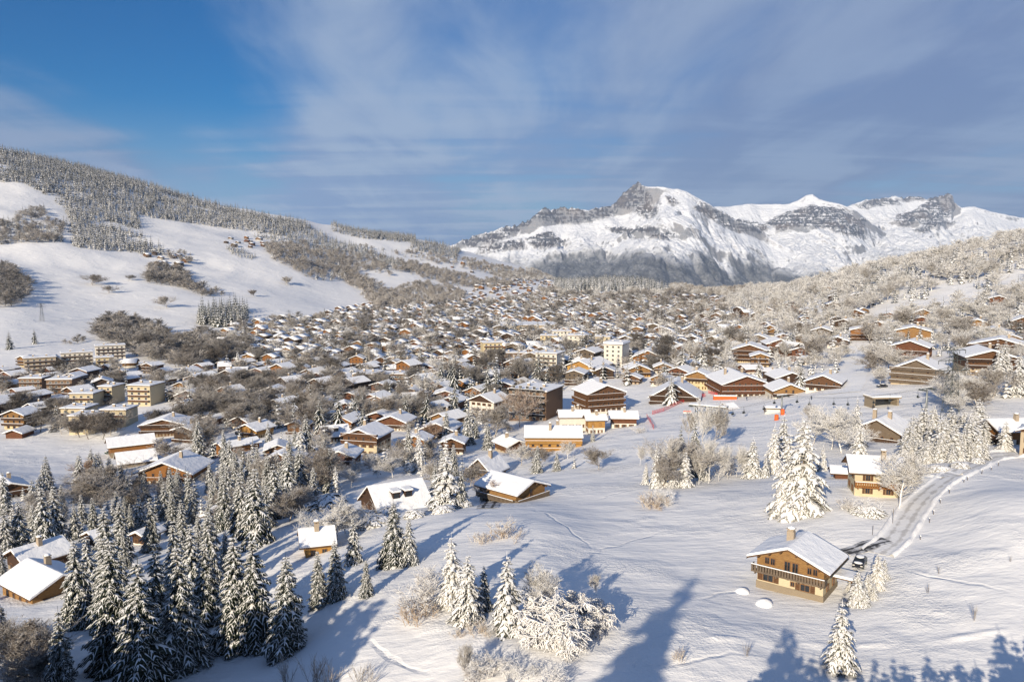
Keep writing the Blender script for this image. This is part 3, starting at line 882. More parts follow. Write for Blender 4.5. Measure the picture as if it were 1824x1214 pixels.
def snow_profile(W, hr, he, ov, ts, tanp, off):
    """closed section of the snow blanket lying on a gabled roof"""
    e = W / 2 + ov - .06
    ze = hr - tanp * (e) + off
    zr = hr + off
    top = []
    k = .16
    top += [(-e - .04, ze + .02), (-e - .10, ze + ts * .35), (-e - .02, ze + ts * .8), (-e + k * 1.6, ze + ts + tanp * k * 1.6)]
    for i in range(1, 5):
        x = -e + (e - .6) * i / 5
        top.append((x, zr - tanp * -x * 1.0 + ts - 0 if False else zr + tanp * x + ts))
    top += [(-.45, zr - tanp * .45 + ts), (0, zr + ts - tanp * .16), (.45, zr - tanp * .45 + ts)]
    for i in range(4, 0, -1):
        x = e - (e - .6) * i / 5
        top.append((x, zr - tanp * x + ts))
    top += [(e - k * 1.6, ze + ts + tanp * k * 1.6), (e + .02, ze + ts * .8), (e + .10, ze + ts * .35), (e + .04, ze + .02)]
    return top + [(0, zr)]


def window_mesh(w, h, shut=None, fm=M_FRAME):
    """in the wall plane x-z, facing -y; returns frame mesh and pane mesh"""
    m = MB()
    t = .10
    m.box(-w / 2, -w / 2 + t, -.09, 0, 0, h); m.box(w / 2 - t, w / 2, -.09, 0, 0, h)
    m.box(-w / 2 + t, w / 2 - t, -.09, 0, 0, t); m.box(-w / 2 + t, w / 2 - t, -.09, 0, h - t, h)
    m.box(-.03, .03, -.08, 0, t, h - t)
    if shut:
        for s in (-1, 1):
            a, b = sorted((s * (w / 2 + .04), s * (w / 2 + .04 + w * .46)))
            m.box(a, b, -.07, -.01, .0, h, 1)
    f = m.mesh('window', [fm, shut or fm])
    p = MB(); p.box(-w / 2 + t, w / 2 - t, -.05, -.02, t, h - t)
    return f, p.mesh('pane', [M_GLASS])
_wc = {}
def wmesh(w, h, shut, fm):
    k = (round(w, 2), round(h, 2), shut.name if shut else '', fm.name)
    if k not in _wc: _wc[k] = window_mesh(w, h, shut, fm)
    return _wc[k]


def chalet_meshes(W, Ln, he, pitch, hl, low, up, ov=1.0, og=1.3, ts=.5, lod=0, balc=('gable',), chim=1, floors=2, rail='dark', dorm=0, seed=0, bz=None):
    """meshes for one chalet: local frame, gable facing -y, base at z=0. returns list of (name, mesh, children)"""
    rnd = random.Random(seed)
    tp = math.tan(R(pitch)); hr = he + tp * W / 2
    lowm, upm = (WP[low], WW[up]) if lod else (PLAS[low], WOOD[up])
    parts = []
    if hl > .2:
        m = MB(); m.box(-W / 2, W / 2, -Ln / 2, Ln / 2, -4.5, hl); parts.append(('wall', m.mesh('wall', [lowm]), []))
    m = MB(); e = W / 2 + .07
    zb = hl if hl > .2 else -4.5
    m.extrude_y([(-e, zb), (e, zb), (e, he - tp * .07), (0, hr), (-e, he - tp * .07)], -Ln / 2 - .07, Ln / 2 + .07)
    parts.append(('timber_wall', m.mesh('timber_wall', [upm]), []))
    # roof: two boarded slabs, snow blanket
    y0, y1 = -Ln / 2 - og, Ln / 2 + og * .8
    th = .22; E = W / 2 + ov
    m = MB()
    m.extrude_y([(0, hr), (0, hr + th), (-E, he - tp * ov + th), (-E, he - tp * ov)][::-1], y0, y1)
    m.extrude_y([(0, hr + .001), (0, hr + th - .001), (E, he - tp * ov + th), (E, he - tp * ov)], y0, y1)
    if lod == 0:
        for k in range(3):     # purlin ends under the gable
            for s in (-1, 1):
                x = s * W * (.12 + .17 * k); z = hr - tp * abs(x)
                m.box(x - .1, x + .1, y0 + .15, -Ln / 2, z - .32, z - .03)
    ch = []
    s = MB(); prof = snow_profile(W, hr, he, ov, ts, tp, th)
    s.extrude_y(prof, y0 + .04, y1 - .04)
    ch.append(('snow_cover', s.mesh('snow_cover', [SNOWROOF]), []))
    for k in range(chim):
        c = MB(); x = (-1 if (k + seed) % 2 else 1) * W * .12 * (1 + k); y = Ln * (.05 + .22 * (rnd.random() - .5)); zt = hr + th + ts + .9
        c.box(x - .55, x + .55, y - .45, y + .45, hr - tp * abs(x) - .5, zt, 0)
        c.box(x - .6, x + .6, y - .55, y + .55, zt + .25, zt + .4, 0); c.box(x - .4, x + .4, y - .35, y - .2, zt, zt + .25, 0); c.box(x - .4, x + .4, y + .2, y + .35, zt, zt + .25, 0)
        c.ball((x, y, zt + .42), .62, .58, .34, 8, 4, 1, .05)
        ch.append(('chimney', c.mesh('chimney', [M_BRICK, SNOWROOF]), []))
    for k in range(dorm):
        c = MB(); sx_ = 1; x = W * .26; y = (k - (dorm - 1) / 2) * Ln * .24; z = hr - tp * x
        c.box(x - 1.2, x + 1.0, y - .9, y + .9, z - .6, z + 1.25, 0); c.box(x + 1.0, x + 1.03, y - .7, y + .7, z - .1, z + 1.1, 2)
        c.box(x - 1.6, x + 1.4, y - 1.1, y + 1.1, z + 1.25, z + 1.42, 0); c.box(x - 1.6, x + 1.36, y - 1.06, y + 1.06, z + 1.42, z + 1.85, 1)
        ch.append(('dormer', c.mesh('dormer', [upm, SNOWROOF, M_GLASS]), []))
    parts.append(('roof', m.mesh('roof', [M_ROOFWOOD]), ch))
    # balconies
    rm = WOOD[rail] if not lod else WW[rail] if False else WOOD[rail]
    def balcony(front, z):
        m = MB(); d = 1.25
        if front == 'gable': a0, a1, b = -W / 2 - .55, W / 2 + .55, -Ln / 2 - .07
        else: a0, a1, b = -Ln / 2 - .1, Ln / 2 + .1, -W / 2 - .07
        def bx(u0, u1, v0, v1, z0, z1, mm=0):
            if front == 'gable': m.box(u0, u1, v0, v1, z0, z1, mm)
            elif front == 'right': m.box(-v1, -v0, u0, u1, z0, z1, mm)
            else: m.box(v0, v1, u0, u1, z0, z1, mm)
        bx(a0, a1, b - d, b, z - .18, z)
        if lod == 0:
            k = int((a1 - a0) / .42)
            for i in range(k):
                u = a0 + (a1 - a0) * (i + .5) / k
                bx(u - .15, u + .15, b - d + .02, b - d + .07, z + .08, z + .92)
            bx(a0, a1, b - d - .02, b - d + .10, z + .93, z + 1.03)
            bx(a0, a1, b - d + .0, b - d + .09, z + .002, z + .07)
            for u in (a0, a1 - .08): bx(u, u + .08, b - d + .11, b, z + .1, z + .98)
            for i in range(max(2, int((a1 - a0) / 3.5)) + 1):
                u = a0 + .5 + (a1 - a0 - 1.2) * i / max(2, int((a1 - a0) / 3.5)); bx(u, u + .18, b - d + .1, b, z - .5, z - .181)
            bx(a0 + .02, a1 - .02, b - d - .03, b - d + .11, z + 1.032, z + 1.13, 1)
        else:
            bx(a0, a1, b - d, b - d + .1, z + .05, z + 1.0); bx(a0, a1, b - d - .02, b - d + .14, z + 1.0, z + 1.14, 1)
        return m.mesh('balcony', [rm, SNOWROOF])
    for k in range(len(balc)):
        fr = balc[k]
        zs = [hl] if floors < 3 else [hl + 2.7 * i for i in range(floors - 1) if hl + 2.7 * i < (hr - 2.2 if fr == 'gable' else he - 1.5)]
        if bz: zs = bz
        for z in zs: parts.append(('balcony', balcony(fr, max(z, .6)), []))
    return parts, dict(hr=hr, tp=tp)


def add_parts(root, parts):
    for nm, me, ch in parts:
        p = obj(nm, me, root)
        for n2, m2, _ in ch: obj(n2, m2, p)


def add_windows(root, W, Ln, he, hl, pitch, up, low, sides=('gable', 'right', 'left'), floors=2, panes=True, shut=True, fm=M_FRAME, ncol=None, wsize=None, band=False):
    tp = math.tan(R(pitch))
    for sd in sides:
        wid = W if sd in ('gable', 'back') else Ln
        nc_ = ncol or max(2, int(wid / 3.0))
        for fl in range(floors):
            z = (fl * 2.7 + .95)
            isup = z + .6 > hl
            for c in range(nc_):
                u = (c - (nc_ - 1) / 2) * (wid * .84 / nc_) * 1.05
                top = he + (tp * (W / 2 - abs(u)) if sd == 'gable' else 0)
                hw, ww = (1.25, 1.0) if not wsize else wsize
                if isup and fl > 0 and c % 2 == (nc_ % 2) and sd == 'gable': hh, z_ = 2.0, fl * 2.7 + .15
                else: hh, z_ = hw, z
                if z_ + hh > top - .55: continue
                off = .075 if isup or hl <= .2 else .005
                f, p = wmesh(ww, hh, (WOOD['brown'] if shut and not isup else None), fm)
                if sd == 'gable': loc, rz = (u, -Ln / 2 - off, z_), 0
                elif sd == 'right': loc, rz = (W / 2 + off, u, z_), math.pi / 2
                else: loc, rz = (-W / 2 - off, -u, z_), -math.pi / 2
                o = obj('window', f, root, loc, rz)
                if panes: obj('pane', p, o)


def chalet(px, row, wpx, yaw, ratio=1.0, he=5.4, hl=2.7, pitch=21, low='white', up='brown', label=None, look=None, W=None, near=0, name='chalet', group=None, at=None, floors=2, balc=('gable',), sink=.4, wins=True, **k):
    x, y, z = hit(px, row) if at is None else at
    rel = abs(yaw) > 50
    if at is None: yaw += math.degrees(math.atan(x / y)) * .85
    if rel:
        Ln = wpx * y / F; W = W or Ln * ratio
    else:
        W = W or wpx * y / F; Ln = W * ratio
    # (px,row) is the middle of the facade that faces the viewer
    d = (W / 2) if rel else (Ln / 2)
    rz = -R(yaw)
    if at is None:
        y += d * .9; x += d * .9 * (x / y)
    zc = min(float(ground(x + a, y + b)) for a in (-W * .4, 0, W * .4) for b in (-Ln * .4, 0, Ln * .4))
    z = max(zc + .3, float(ground(x, y)) - 1.2) - sink
    if at is not None: z = at[2]
    o = thing(name, 'house' if name == 'chalet' else name.replace('_', ' '), label, group, (x, y, z), rz, look=look)
    far = near == 0
    parts, info = chalet_meshes(W, Ln, he, pitch, hl, low, up, lod=1 if far else 0, balc=balc, floors=floors, seed=int(px * 7 + row), **k)
    add_parts(o, parts)
    if near and wins:
        sides = ('gable', 'right') if abs(yaw) < 60 or yaw > 0 else ('gable', 'left')
        if yaw < 0: sides = ('gable', 'left')
        add_windows(o, W, Ln, he, hl, pitch, up, low, sides, floors if he > 4 else 1, panes=near > 1, fm=M_FRAME)
    HOUSES.append((o, x, y, max(W, Ln)))
    return o
HOUSES = []
# ------------------------------------------------------------------ named houses (base pixel of the facade towards the viewer)
LAND = []
def lm(o, phrase):
    t = next(t for t in THINGS if t['o'] is o); LAND.append((phrase, t['px'], t['row'])); return o

c = lm(chalet(1410, 1051, 116, 38, .70, he=4.75, hl=2.5, pitch=22, low='pale', up='honey', near=2, wins=False, W=10.1, ts=.42, rail='grey', at=(44.8, 120.7, -51.1),
     label='honey timber chalet with cream ground floor and long balcony, alone on the snowfield', og=1.3, ov=1.28), 'the lone honey chalet')
c = lm(chalet(1556, 884, 80, 82, .85, he=5.6, hl=5.0, pitch=27, low='pale', up='brown', near=2, balc=('right',), rail='orange', bz=[2.6],
     label='small cream house with timber balcony beside the bend of the snowy lane'), 'the small cream house')
lm(chalet(912, 893, 75, -48, 1.15, he=4.6, hl=2.3, pitch=20, low='stone', up='honey', near=2, W=10.5, balc=('gable', 'left'), rail='grey', chim=0,
     label='weathered honey barn chalet on stone base at the edge of the white slope'), 'the weathered barn chalet')
lm(chalet(705, 908, 100, 66, .95, he=2.6, hl=1.2, pitch=36, low='stone', up='dark', near=2, balc=(), dorm=2, chim=0, ts=.4, og=.8,
     label='dark house under a huge steep snow roof with two dormers'), 'the steep roof with two dormers')
lm(chalet(566, 986, 46, 84, 1.25, he=3.4, hl=.1, pitch=30, low='stone', up='yellow', near=2, balc=(), chim=1,
     label='narrow house with bright yellow timber wall below a plain snow roof'), 'the yellow timber house')
lm(chalet(312, 860, 98, 22, .8, he=5.2, hl=2.7, pitch=21, low='white', up='orange', near=2, ov=1.4, og=2.0, rail='orange',
     label='large glowing orange chalet with white window bands among snowy conifers'), 'the large orange chalet')
lm(chalet(234, 808, 72, 80, .6, he=5.0, hl=2.4, pitch=27, low='stone', up='orange', near=2, balc=(), chim=0,
     label='long orange-brown farmhouse with a cross gable at the edge of the snowfield'), 'the orange-brown farmhouse')
_o = chalet(226, 806, 30, 10, .6, he=5.0, hl=2.4, pitch=30, low='stone', up='orange', near=1, balc=(), chim=0, W=7.5,
     label='short orange gable wing built against the long orange-brown farmhouse')
chalet(243, 830, 58, 80, .8, he=2.6, hl=2.2, pitch=30, low='stone', up='brown', near=1, balc=(), chim=0, label='low outbuilding with broad snow roof just below the orange-brown farmhouse')
lm(chalet(82, 1066, 75, -28, 1.2, he=3.4, hl=.1, pitch=24, low='stone', up='honey', near=2, balc=(), W=10.5, ts=.45, rail='honey',
     label='honey timber house under blue shaded snow roof, lower of two beside the tall spruces'), 'the shaded pair of roofs')
chalet(70, 1016, 75, 60, .8, he=3.6, hl=1.5, pitch=26, low='stone', up='dark', near=2, balc=(), W=9,
     label='dark house with long snow roof, upper of two beside the tall spruces')
lm(chalet(655, 806, 66, 24, .95, he=7.6, hl=5.2, pitch=21, low='pale', up='brown', near=2, floors=3, rail='brown',
     label='tall three-storey chalet with cream lower walls and brown gable'), 'the tall cream and brown chalet')
chalet(612, 834, 52, 14, 1.0, he=4.6, hl=2.4, pitch=20, low='white', up='red', near=1, label='reddish chalet with white ground floor just in front of the tall cream and brown chalet')
lm(chalet(786, 782, 58, 16, 1.0, he=5.0, hl=3.0, pitch=22, low='white', up='brown', near=2, label='brown gabled chalet with white ground floor and shutters among tall spruces'), 'the white-floored chalet')
lm(chalet(872, 742, 52, 32, 1.05, he=8.4, hl=8.0, pitch=23, low='white', up='dark', near=2, floors=4, balc=(), chim=1,
     label='white hotel with dark gable and rows of small windows'), 'the white hotel')
lm(chalet(868, 850, 48, 30, 1.1, he=3.0, hl=.1, pitch=43, low='white', up='grey', near=2, balc=('gable',), floors=3, chim=1, rail='grey',
     label='steep A-shaped chalet with tiered balconies and blue shaded roof'), 'the steep A-shaped chalet')
chalet(910, 805, 40, -30, 1.2, he=3.6, hl=1.2, pitch=22, low='beige', up='brown', near=1, label='small brown chalet between the steep A-shaped chalet and the long yellow house')
lm(chalet(985, 802, 102, 88, .55, he=7.2, hl=2.4, pitch=24, low='beige', up='yellow', near=2, floors=3, balc=('right',), rail='yellow', og=.6, chim=2,
     label='long yellow timber apartment house with plain snow roof facing the piste'), 'the long yellow house')
chalet(1022, 772, 56, 84, .6, he=8.0, hl=7.6, pitch=24, low='white', up='brown', near=1, floors=3, balc=(), og=.5, chim=2, label='white-roofed block standing close behind the long yellow house')
chalet(1060, 772, 30, 80, .9, he=6.2, hl=3.0, pitch=22, low='white', up='yellow', near=1, floors=2, balc=(), label='narrow yellow house squeezed beside the long yellow house')
lm(chalet(1110, 760, 44, 86, .8, he=4.8, hl=2.6, pitch=24, low='white', up='red', near=2, balc=(), label='small red-brown and white chalet alone at the foot of the piste'), 'the small chalet at the piste foot')
lm(chalet(1066, 740, 72, -26, .8, he=12.0, hl=5.5, pitch=20, low='white', up='brown', near=2, floors=5, balc=('gable', 'left'), rail='brown', ts=.6,
     label='massive brown hotel with five tiers of long balconies'), 'the massive brown hotel')
lm(chalet(1204, 716, 78, 6, 1.0, he=3.8, hl=1.0, pitch=30, low='stone', up='dark', near=2, W=22, balc=('gable',), floors=3, chim=1, rail='dark', label='broad dark barn-like lodge with deep gable beside the red piste nets'), 'the dark lodge')
lm(chalet(1312, 706, 84, -16, 1.15, he=7.0, hl=2.8, pitch=19, low='white', up='red', near=2, balc=('gable', 'left'), floors=3, chim=2, rail='red', og=2, label='great red-brown lift-base building with wide snow roof and terraces'), 'the lift-base building')
chalet(1245, 694, 40, 12, .8, he=7.5, hl=5.2, pitch=22, low='cream', up='honey', near=1, floors=3, label='cream house with honey gable tucked behind the lift-base building')
lm(chalet(1398, 706, 56, -14, 1.0, he=4.4, hl=2.2, pitch=22, low='white', up='honey', near=2, label='honey chalet on the piste edge beside the lift-base building'), 'the honey chalet on the piste edge')
chalet(1400, 690, 54, -16, 1.0, he=6.2, hl=.1, pitch=20, low='white', up='dark', near=1, label='dark chalet standing directly behind the honey chalet on the piste edge')
lm(chalet(1470, 694, 58, 12, 1.0, he=4.8, hl=2.6, pitch=22, low='white', up='brown', near=2, label='brown and white chalet with neat gable beside the groomed snow track'), 'the chalet beside the snow track')
lm(chalet(1336, 645, 60, 6, .8, he=8.6, hl=2.0, pitch=18, low='cream', up='brown', near=1, floors=4, balc=('gable',), label='wide brown chalet with cream base and stacked balconies above the ski base'), 'the wide brown chalet')
chalet(1384, 630, 46, -10, 1.0, he=8.0, hl=.1, pitch=20, low='cream', up='red', near=1, floors=3, label='reddish chalet overlapping the wide brown chalet above the ski base')
chalet(1352, 614, 38, 8, 1.0, he=5.6, hl=2.8, pitch=20, low='white', up='grey', near=1, label='grey-brown chalet peeping out behind the wide brown chalet')
lm(chalet(1156, 652, 52, 6, 1.1, he=6.0, hl=.1, pitch=24, low='cream', up='orange', near=1, floors=3, balc=('gable',), label='big orange-brown chalet with a broad gable in the middle of town'), 'the broad orange-brown chalet')
chalet(1135, 672, 40, -8, 1.0, he=5, hl=2.4, pitch=22, low='yellow', up='honey', near=1, label='golden chalet just in front of the broad orange-brown chalet')
lm(chalet(1050, 668, 52, 30, 1.4, he=6.4, hl=6.0, pitch=21, low='yellow', up='yellow', near=1, floors=2, balc=(), label='bright ochre-yellow gabled house behind the massive brown hotel'), 'the ochre-yellow house')
lm(chalet(1638, 684, 84, 14, .8, he=6.2, hl=1.2, pitch=25, low='beige', up='grey', near=2, floors=4, balc=('gable',), rail='grey', label='large grey-timber chalet with full-width tiered balconies beside the pylon'), 'the large grey chalet')
chalet(1624, 642, 58, 12, .9, he=8.0, hl=2.4, pitch=19, low='white', up='red', near=1, floors=3, label='red-brown chalet with white spots of light behind the large grey chalet')
lm(chalet(1752, 668, 80, -12, 1.0, he=8.2, hl=4.0, pitch=17, low='beige', up='brown', near=2, floors=3, ts=.6, label='wide brown apartment chalet with white window bay near the power pylon'), 'the wide apartment chalet')
chalet(1782, 634, 96, 8, .6, he=6.0, hl=2.8, pitch=15, low='cream', up='brown', near=2, floors=3, label='very wide low-gabled brown lodge above the wide apartment chalet')
lm(chalet(1733, 708, 40, 74, 1.0, he=6.0, hl=5.6, pitch=26, low='cream', up='brown', near=2, balc=('right',), label='cream house with two balconies below the wide apartment chalet'), 'the cream balcony house')
lm(chalet(1574, 786, 76, 20, 1.0, he=3.6, hl=.1, pitch=27, low='stone', up='grey', near=2, floors=2, chim=2, label='grey-brown chalet with glazed gable half hidden by snowy firs'), 'the glazed-gable chalet')
lm(chalet(1796, 792, 74, 58, .8, he=4.6, hl=2.2, pitch=24, low='white', up='orange', near=2, label='chalet with big snow roof and orange loggia at the end of the lane'), 'the chalet at the lane end')
chalet(1846, 815, 46, 14, 1.0, he=6.6, hl=6.2, pitch=24, low='beige', up='brown', near=2, balc=(), label='beige rendered house cut off by the picture edge at the lane end')
chalet(1626, 606, 56, 4, .9, he=6.0, hl=.1, pitch=15, low='cream', up='honey', near=1, floors=2, label='honey-brown chalet with lit white balcony front on the frosted slope')
chalet(1540, 606, 48, 2, .9, he=6.4, hl=.1, pitch=15, low='cream', up='orange', near=1, floors=3, label='orange-brown low-gabled chalet among frosted trees on the slope')
chalet(1492, 618, 34, 6, .9, he=4.6, hl=2.4, pitch=20, low='white', up='dark', near=1, label='small white chalet with dark gable below the orange-brown low-gabled chalet')
chalet(1770, 606, 58, 6, .9, he=4.8, hl=2.4, pitch=14, low='white', up='dark', near=1, label='low dark chalet with wide blue snow roof on the upper slope')
chalet(1740, 588, 42, 4, .9, he=5.0, hl=2.4, pitch=17, low='white', up='honey', near=1, label='honey chalet with long roof highest in the group on the upper slope')
chalet(1600, 632, 32, 6, 1.0, he=4.6, hl=.1, pitch=20, low='white', up='honey', near=1, label='small honey chalet just behind the red-brown chalet on the slope')
lm(chalet(1674, 447, 30, 4, .7, he=5.2, hl=.1, pitch=10, low='white', up='red', near=0, balc=(), W=17, label='red-brown flat-gabled chalet on the crest of the frosted hill'), 'the crest chalets')
chalet(1718, 445, 30, -8, .8, he=5.6, hl=.1, pitch=16, low='white', up='red', near=0, balc=(), W=16, label='second red-brown chalet on the crest, with a gabled end')
chalet(1640, 463, 28, 4, .7, he=3.6, hl=.1, pitch=12, low='white', up='dark', near=0, balc=(), W=16, label='low dark chalet just below the crest chalets')
chalet(1780, 456, 30, 6, .7, he=4.5, hl=2.2, pitch=16, low='cream', up='brown', near=0, balc=(), W=16, label='brown chalet with snowy roof below the hill crest near the picture edge')
chalet(1734, 463, 22, 6, .7, he=4.2, hl=2.4, pitch=16, low='cream', up='honey', near=0, balc=(), W=12, label='small cream chalet on the frosted hill just below the crest')
chalet(508, 834, 58, 18, .9, he=4.2, hl=.1, pitch=24, low='white', up='brown', near=1, chim=1, label='brown chalet with white shuttered gable windows above the dark conifers')
chalet(424, 806, 66, 62, .5, he=3.6, hl=.1, pitch=18, low='white', up='orange', near=1, balc=(), label='long low orange-brown barn with plain snow roof')
lm(chalet(300, 776, 78, 14, .7, he=6.0, hl=2.8, pitch=15, low='stone', up='brown', near=1, floors=3, label='very wide brown chalet block in front of the bare grey wood'), 'the wide brown block')
chalet(456, 780, 44, 40, 1.0, he=4.6, hl=2.4, pitch=22, low='cream', up='yellow', near=1, label='yellow gabled chalet with long snow roof between spruces')
chalet(596, 788, 42, 74, .9, he=3.6, hl=2.2, pitch=36, low='white', up='dark', near=1, balc=(), chim=0, dorm=1, label='small dark house with steep bright snow roof and one dormer')
chalet(706, 766, 54, 20, .9, he=4.6, hl=2.4, pitch=21, low='white', up='red', near=1, label='reddish chalet just behind the tall cream and brown chalet')
chalet(745, 800, 40, 16, .9, he=4.2, hl=.1, pitch=22, low='white', up='orange', near=1, label='small orange-brown chalet hidden between tall spruces')
chalet(808, 808, 40, 10, .9, he=5.0, hl=2.2, pitch=22, low='white', up='brown', near=1, label='brown chalet with snowy balconies below the white-floored chalet')
chalet(12, 886, 40, -16, 1.1, he=3.8, hl=2.2, pitch=20, low='white', up='brown', near=1, W=10, label='white and brown house at the very edge below the snowfield')
chalet(36, 780, 30, 30, 1.1, he=2.6, hl=.1, pitch=20, low='white', up='red', near=1, balc=(), chim=0, label='small red-brown hut alone in the shaded snowfield')
chalet(1500, 852, 26, 85, 1.0, he=2.0, hl=.1, pitch=22, low='white', up='red', near=1, balc=(), chim=0, W=3.0, label='tiny red-brown shed beside the small cream house')
chalet(390, 930, 34, 20, 1.2, he=3, hl=.1, pitch=22, low='white', up='brown', near=1, balc=(), label='small brown roof peeping out of the dense conifers')
chalet(185, 975, 40, 60, 1.2, he=3, hl=1, pitch=24, low='white', up='dark', near=1, balc=(), label='blue shaded snow roof between the tall spruces and the dark band of conifers')
chalet(262, 968, 30, 40, 1.2, he=3, hl=1, pitch=24, low='white', up='dark', near=1, balc=(), label='half-hidden snow roof with one chimney amid the dark conifers')


# the lone chalet by the lane: its own windows, plinth, gutters, brackets
W_, L_ = 10.1, 10.1 * .70
def own_window(u, z, w, h, shut=None, side=0):
    f, p = wmesh(w, h, shut, M_FRAME)
    if side: o = obj('window', f, c0, (W_ / 2 + .08, u, z), math.pi / 2)
    else: o = obj('window', f, c0, (u, -L_ / 2 - (.08 if z > 2.4 else .005), z))
    obj('pane', p, o)
c0 = HOUSES[0][0]
for u, z, w, h, s_ in [(-3.5,3.55,.8,1.15,None),(-2.6,3.55,.8,1.15,None),(-.35,2.75,1.0,2.0,None),(.85,2.75,1.0,2.0,None),(3.0,3.45,.75,1.1,None),(3.85,3.45,.75,1.1,None),(-3.3,.75,1.7,1.2,WOOD['brown']),(.5,.9,.7,.8,None),(2.4,.6,1.5,1.15,WOOD['brown'])]: own_window(u, z, w, h, s_)
for u in (-1.6, 1.3): own_window(u, .8, 1.1, 1.1, None, 1); own_window(u, 3.2, 1.0, 1.1, None, 1)
m = MB(); m.box(-W_ / 2 - .12, W_ / 2 + .12, -L_ / 2 - .12, L_ / 2 + .12, -4, .55); obj('stone_base', m.mesh('stone_base', [PLAS['stone']]), c0)
for k in range(5):
    m = MB(); u = -W_ / 2 + .4 + (W_ - .8) * k / 4; m.bar((u, -L_ / 2 - .1, 1.9), (u, -L_ / 2 - 1.15, 2.28), .09, 4); obj('bracket', m.mesh('bracket', [WOOD['brown']]), c0)
for s_ in (-1, 1):
    m = MB(); m.bar((s_ * (W_ / 2 + 1.33), -L_ / 2 - 1.2, 4.20), (s_ * (W_ / 2 + 1.33), L_ / 2 + 1.0, 4.20), .09, 8); obj('gutter', m.mesh('gutter', [M_DARKSTEEL]), c0)
m = MB(); m.box(W_ / 2 + .1, W_ / 2 + 3.2, .2, 3.4, 2.35, 2.5, 0); m.box(W_ / 2 + .15, W_ / 2 + 3.15, .25, 3.35, 2.502, 2.9, 1)
for a in (.4, 3.2): m.box(W_ / 2 + 2.9, W_ / 2 + 3.05, a - .08, a + .08, -1, 2.349, 0)
obj('porch', m.mesh('porch', [M_ROOFWOOD, SNOWROOF]), c0)

# ------------------------------------------------------------------ flat-roofed blocks
def block(px, row, wpx, dep, floors, yaw, wall, label, trim='dark', name='apartment_block', gh=2.8, near=1, ncol=None, H=None, roof=.5, balc=True, side=True):
    x, y, z = hit(px, row); W = wpx * y / F
    rz = -R(yaw + math.degrees(math.atan(x / y)) * .85); y += dep * .45; x += dep * .45 * x / y
    Hh = H or floors * gh + .3
    z = float(ground(x, y)) - .3
    o = thing(name, 'building', label, 'apartment blocks' if name == 'apartment_block' else None, (x, y, z), rz)
    m = MB(); m.box(-W / 2, W / 2, -dep / 2, dep / 2, -4.5, Hh); obj('wall', m.mesh('wall', [PLAS[wall]]), o)
    m = MB(); m.box(-W / 2 - .6, W / 2 + .6, -dep / 2 - .7, dep / 2 + .6, Hh + .002, Hh + .28); r = obj('roof', m.mesh('roof', [M_ROOFWOOD]), o)
    s = MB(); a, b = W / 2 + .5, dep / 2 + .5
    s.poly([(-a, -b, Hh + .28), (a, -b, Hh + .28), (a, b, Hh + .28), (-a, b, Hh + .28), (-a - .1, -b - .1, Hh + .5), (a + .1, -b - .1, Hh + .5), (a + .1, b + .1, Hh + .5), (-a - .1, b + .1, Hh + .5),
            (-a + .3, -b + .3, Hh + .28 + roof), (a - .3, -b + .3, Hh + .28 + roof), (a - .3, b - .3, Hh + .28 + roof), (-a + .3, b - .3, Hh + .28 + roof)],
           [(0, 1, 5, 4), (1, 2, 6, 5), (2, 3, 7, 6), (3, 0, 4, 7), (4, 5, 9, 8), (5, 6, 10, 9), (6, 7, 11, 10), (7, 4, 8, 11), (8, 9, 10, 11)])
    obj('snow_cover', s.mesh('snow_cover', [SNOWROOF]), r)
    m = MB()
    for k in range(2):
        xx = W * (.22 if k else -.2); m.box(xx - .6, xx + .6, -.5, .5, Hh + .3, Hh + 1.9)
        m.box(xx - .7, xx + .7, -.6, .6, Hh + 1.9, Hh + 2.2, 1)
        obj('chimney', m.mesh('chimney', [M_BRICK, SNOWROOF]), r); m = MB()
    nc_ = ncol or max(2, int(W / 3.4))
    for f in range(floors):
        zz = .9 + f * gh
        for c_ in range(nc_):
            u = (c_ - (nc_ - 1) / 2) * W * .92 / nc_
            fr, pa = wmesh(1.5, 1.4, None, M_FRAMEW)
            w_ = obj('window', fr, o, (u, -dep / 2 - .005, zz))
            if near > 1: obj('pane', pa, w_)
            else: obj('pane', pa, w_)
        if balc and f:
            b_ = MB(); z0 = f * gh
            b_.box(-W / 2 + .5, W / 2 - .5, -dep / 2 - 1.2, -dep / 2 - .003, z0 - .1, z0 + .08, 0)
            b_.box(-W / 2 + .5, W / 2 - .5, -dep / 2 - 1.2, -dep / 2 - 1.1, z0 + .1, z0 + .98, 0)
            b_.box(-W / 2 + .5, W / 2 - .5, -dep / 2 - 1.25, -dep / 2 - 1.05, z0 + .985, z0 + 1.12, 1)
            obj('balcony', b_.mesh('balcony', [WOOD[trim], SNOWROOF]), o)
    HOUSES.append((o, x, y, max(W, dep)))
    return o
lm(block(955, 748, 74, 20, 6, 24, 'brownp', 'black modern apartment block with thin white snow lines on every balcony', 'black', H=14, near=1, ncol=5), 'the black apartment block')
lm(block(138, 655, 50, 12, 4, -6, 'white', 'white apartment block with dark balconies, nearest to the bare hillside wood', 'dark'), 'the white hillside blocks')
block(197, 640, 48, 12, 4, -6, 'white', 'white apartment block set highest beside the hillside wood', 'dark')
block(72, 665, 50, 12, 4, -6, 'beige', 'dark-balconied apartment block left alone at the foot of the open slope', 'dark')
block(187, 657, 28, 10, 3, -4, 'cream', 'short cream block just below the highest white apartment block', 'dark')
block(65, 697, 40, 13, 3, 24, 'brownp', 'dark shaded timber block beside the valley road, first of a pair', 'dark')
block(115, 700, 44, 13, 3, 20, 'brownp', 'dark shaded timber block beside the valley road, second of a pair', 'dark')
lm(block(143, 757, 44, 12, 3, 26, 'pale', 'cream apartment block in the middle of a cluster under low snow roofs', 'brown'), 'the cream apartment cluster')
